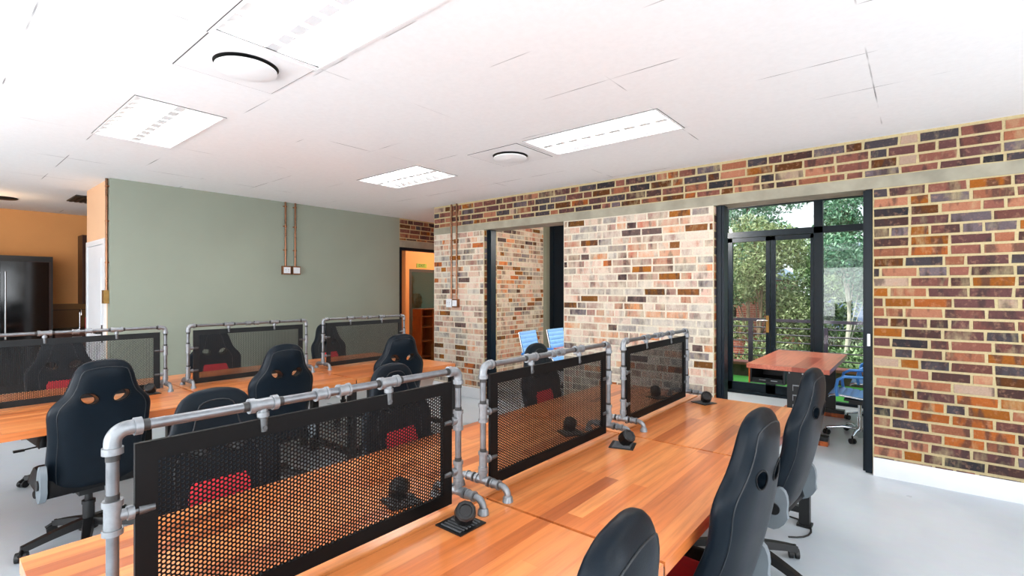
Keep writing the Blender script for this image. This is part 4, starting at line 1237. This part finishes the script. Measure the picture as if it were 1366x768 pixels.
to = bpy.data.objects.new('text_tmp', cu); COL.objects.link(to); dg = bpy.context.evaluated_depsgraph_get(); dg.update()
tm = bpy.data.meshes.new_from_object(to.evaluated_get(dg)); tm.name = 'sign_text'; bpy.data.objects.remove(to)
tx = bpy.data.objects.new('sign_text', tm); link(tx, ex); tx.location = (0, -.0135, .008); tx.rotation_euler = (R(90), 0, 0)
sh = thing('shelf_unit', 'orange-brown shelf unit with black equipment in the orange office', 'shelf', (-8.35, 7.35, 0))
b = B(); b.box(-.08, .2, -.5, -.46, 0, 1.12); b.box(-.08, .2, -.17, -.13, 0, 1.12); b.box(-.08, .2, .46, .5, 0, 1.12); b.box(-.08, -.06, -.46, .46, 0, 1.1); b.out('frame', M['brown_wood'], sh)
for z in (.08, .42, .72, .95, 1.1):
    b = B(); b.box(-.06, .2, -.46, -.17, z, z+.02); b.box(-.06, .2, -.13, .46, z, z+.02); b.out('shelf_board', M['brown_wood'], sh)
for z, h_, lb in ((.74, .13, 'black equipment box on the middle board of the office shelf'), (.97, .09, 'flat black equipment box on the upper board of the office shelf')):
    o = thing('equipment_box', lb, 'box', (-8.28, 7.52, z), 0, 'black equipment on the office shelf')
    b = B(); b.box(-.12, .14, -.2, .2, .001, h_); b.bevel(.006, 1); b.out('case', M['plastic_black'], o)
    b = B(); b.cyl((.14, .05, h_*.5), (.146, .05, h_*.5), h_*.3); b.out('dial', M['steel'], o, 40)
o = thing('paper_stack', 'loose white paper stack on the low board of the office shelf', 'paper', (-8.27, 7.5, .44), .1)
b = B(); b.box(-.10, .10, -.16, .16, .001, .03); b.out('lower_sheets', M['paper'], o)
b = B(); b.box(-.09, .09, -.15, .15, .031, .06, Matrix.Rotation(.1, 3, 'Z')); b.out('upper_sheets', M['paper'], o)
o = thing('cardboard_box', 'brown cardboard box on the floor at the foot of the office shelf', 'box', (-7.95, 7.35, 0), .1)
b = B(); b.box(-.17, .17, -.25, .25, 0, .36); b.out('carton', M['cardboard'], o)
b = B(); b.box(-.172, .172, -.03, .03, .3605, .362); b.out('tape', M['paper'], o)

# ------------------------------------------------------------------ light
def area(name, loc, rot, sx, sy, power, color=(1, 1, 1)):
    l = bpy.data.lights.new(name, 'AREA'); l.shape = 'RECTANGLE'; l.size = sx; l.size_y = sy; l.energy = power; l.color = color
    o = bpy.data.objects.new(name, l); COL.objects.link(o); o.location = loc; o.rotation_euler = rot
    return o
KW = 1.0
for a0, a1 in WR:   # lamps added at the unseen right openings for daylight, tilted up as ceiling fill
    area('ceiling_fill', (XR+.1, (a0+a1)/2, 1.48), (0, R(90+38), 0), 1.9, a1-a0, 32*KW, (.90, .95, 1.))
for a0, a1 in WF:   # more added lamps behind the camera, aimed up to brighten the ceiling
    area('ceiling_fill', ((a0+a1)/2, YF-.1, 1.48), (R(90+34), 0, 0), a1-a0, 1.9, 85*KW, (.95, .97, 1.))
def point(name, loc, power, color, r=.15):
    l = bpy.data.lights.new(name, 'POINT'); l.energy = power; l.color = color; l.shadow_soft_size = r
    o = bpy.data.objects.new(name, l); COL.objects.link(o); o.location = loc
point('kitchen_lamp', (-9.3, .6, 2.4), 5.5, (1., .66, .38))
point('office_fill', (-8.2, 8.3, 2.45), 40, (1., .84, .66))  # unseen lamp added to light the office
point('meeting_room_lamp', (-2.6, 6.7, 2.5), 125, (1., .97, .92))

# world: pale overcast sky
w = bpy.data.worlds.new('sky'); SC.world = w; w.use_nodes = True
nt = w.node_tree; nt.nodes.clear()
out = nt.nodes.new('ShaderNodeOutputWorld'); bg = nt.nodes.new('ShaderNodeBackground')
tc = nt.nodes.new('ShaderNodeTexCoord'); sp = nt.nodes.new('ShaderNodeSeparateXYZ'); rp = nt.nodes.new('ShaderNodeValToRGB')
nt.links.new(tc.outputs['Generated'], sp.inputs[0]); nt.links.new(sp.outputs[2], rp.inputs[0])
rp.color_ramp.elements[0].position = 0.; rp.color_ramp.elements[0].color = (.93, .96, 1, 1)
rp.color_ramp.elements[1].position = .6; rp.color_ramp.elements[1].color = (.74, .86, 1, 1)
nt.links.new(rp.outputs[0], bg.inputs[0]); bg.inputs[1].default_value = 1.25
nt.links.new(bg.outputs[0], out.inputs[0])
sl = bpy.data.lights.new('sun', 'SUN'); sl.energy = 4.6; sl.angle = R(8); sl.color = (1., .97, .9)
so = bpy.data.objects.new('sun', sl); COL.objects.link(so); so.rotation_euler = (R(38), 0, R(-25))

# ------------------------------------------------------------------ camera and view
cam = bpy.data.cameras.new('camera'); co = bpy.data.objects.new('camera', cam); COL.objects.link(co)
co.location = (0, 0, 1.526); co.rotation_euler = (R(90), 0, .689)
cam.sensor_width = 36; cam.sensor_fit = 'HORIZONTAL'; cam.lens = 36*657.0/1366
cam.shift_y = (386.8-384)/1366
cam.clip_start = .05; cam.clip_end = 200
SC.camera = co
SC.view_settings.view_transform = 'Standard'
try: SC.view_settings.look = 'None'
except Exception: pass
SC.view_settings.exposure = EXPOSURE; SC.view_settings.gamma = 1.0; SC.view_settings.use_curve_mapping = False
SC.cycles.max_bounces = 10; SC.cycles.diffuse_bounces = 6; SC.cycles.transparent_max_bounces = 24
SC.cycles.use_denoising = True
SC.cycles.caustics_reflective = False; SC.cycles.caustics_refractive = False
SC.cycles.sample_clamp_indirect = 8.
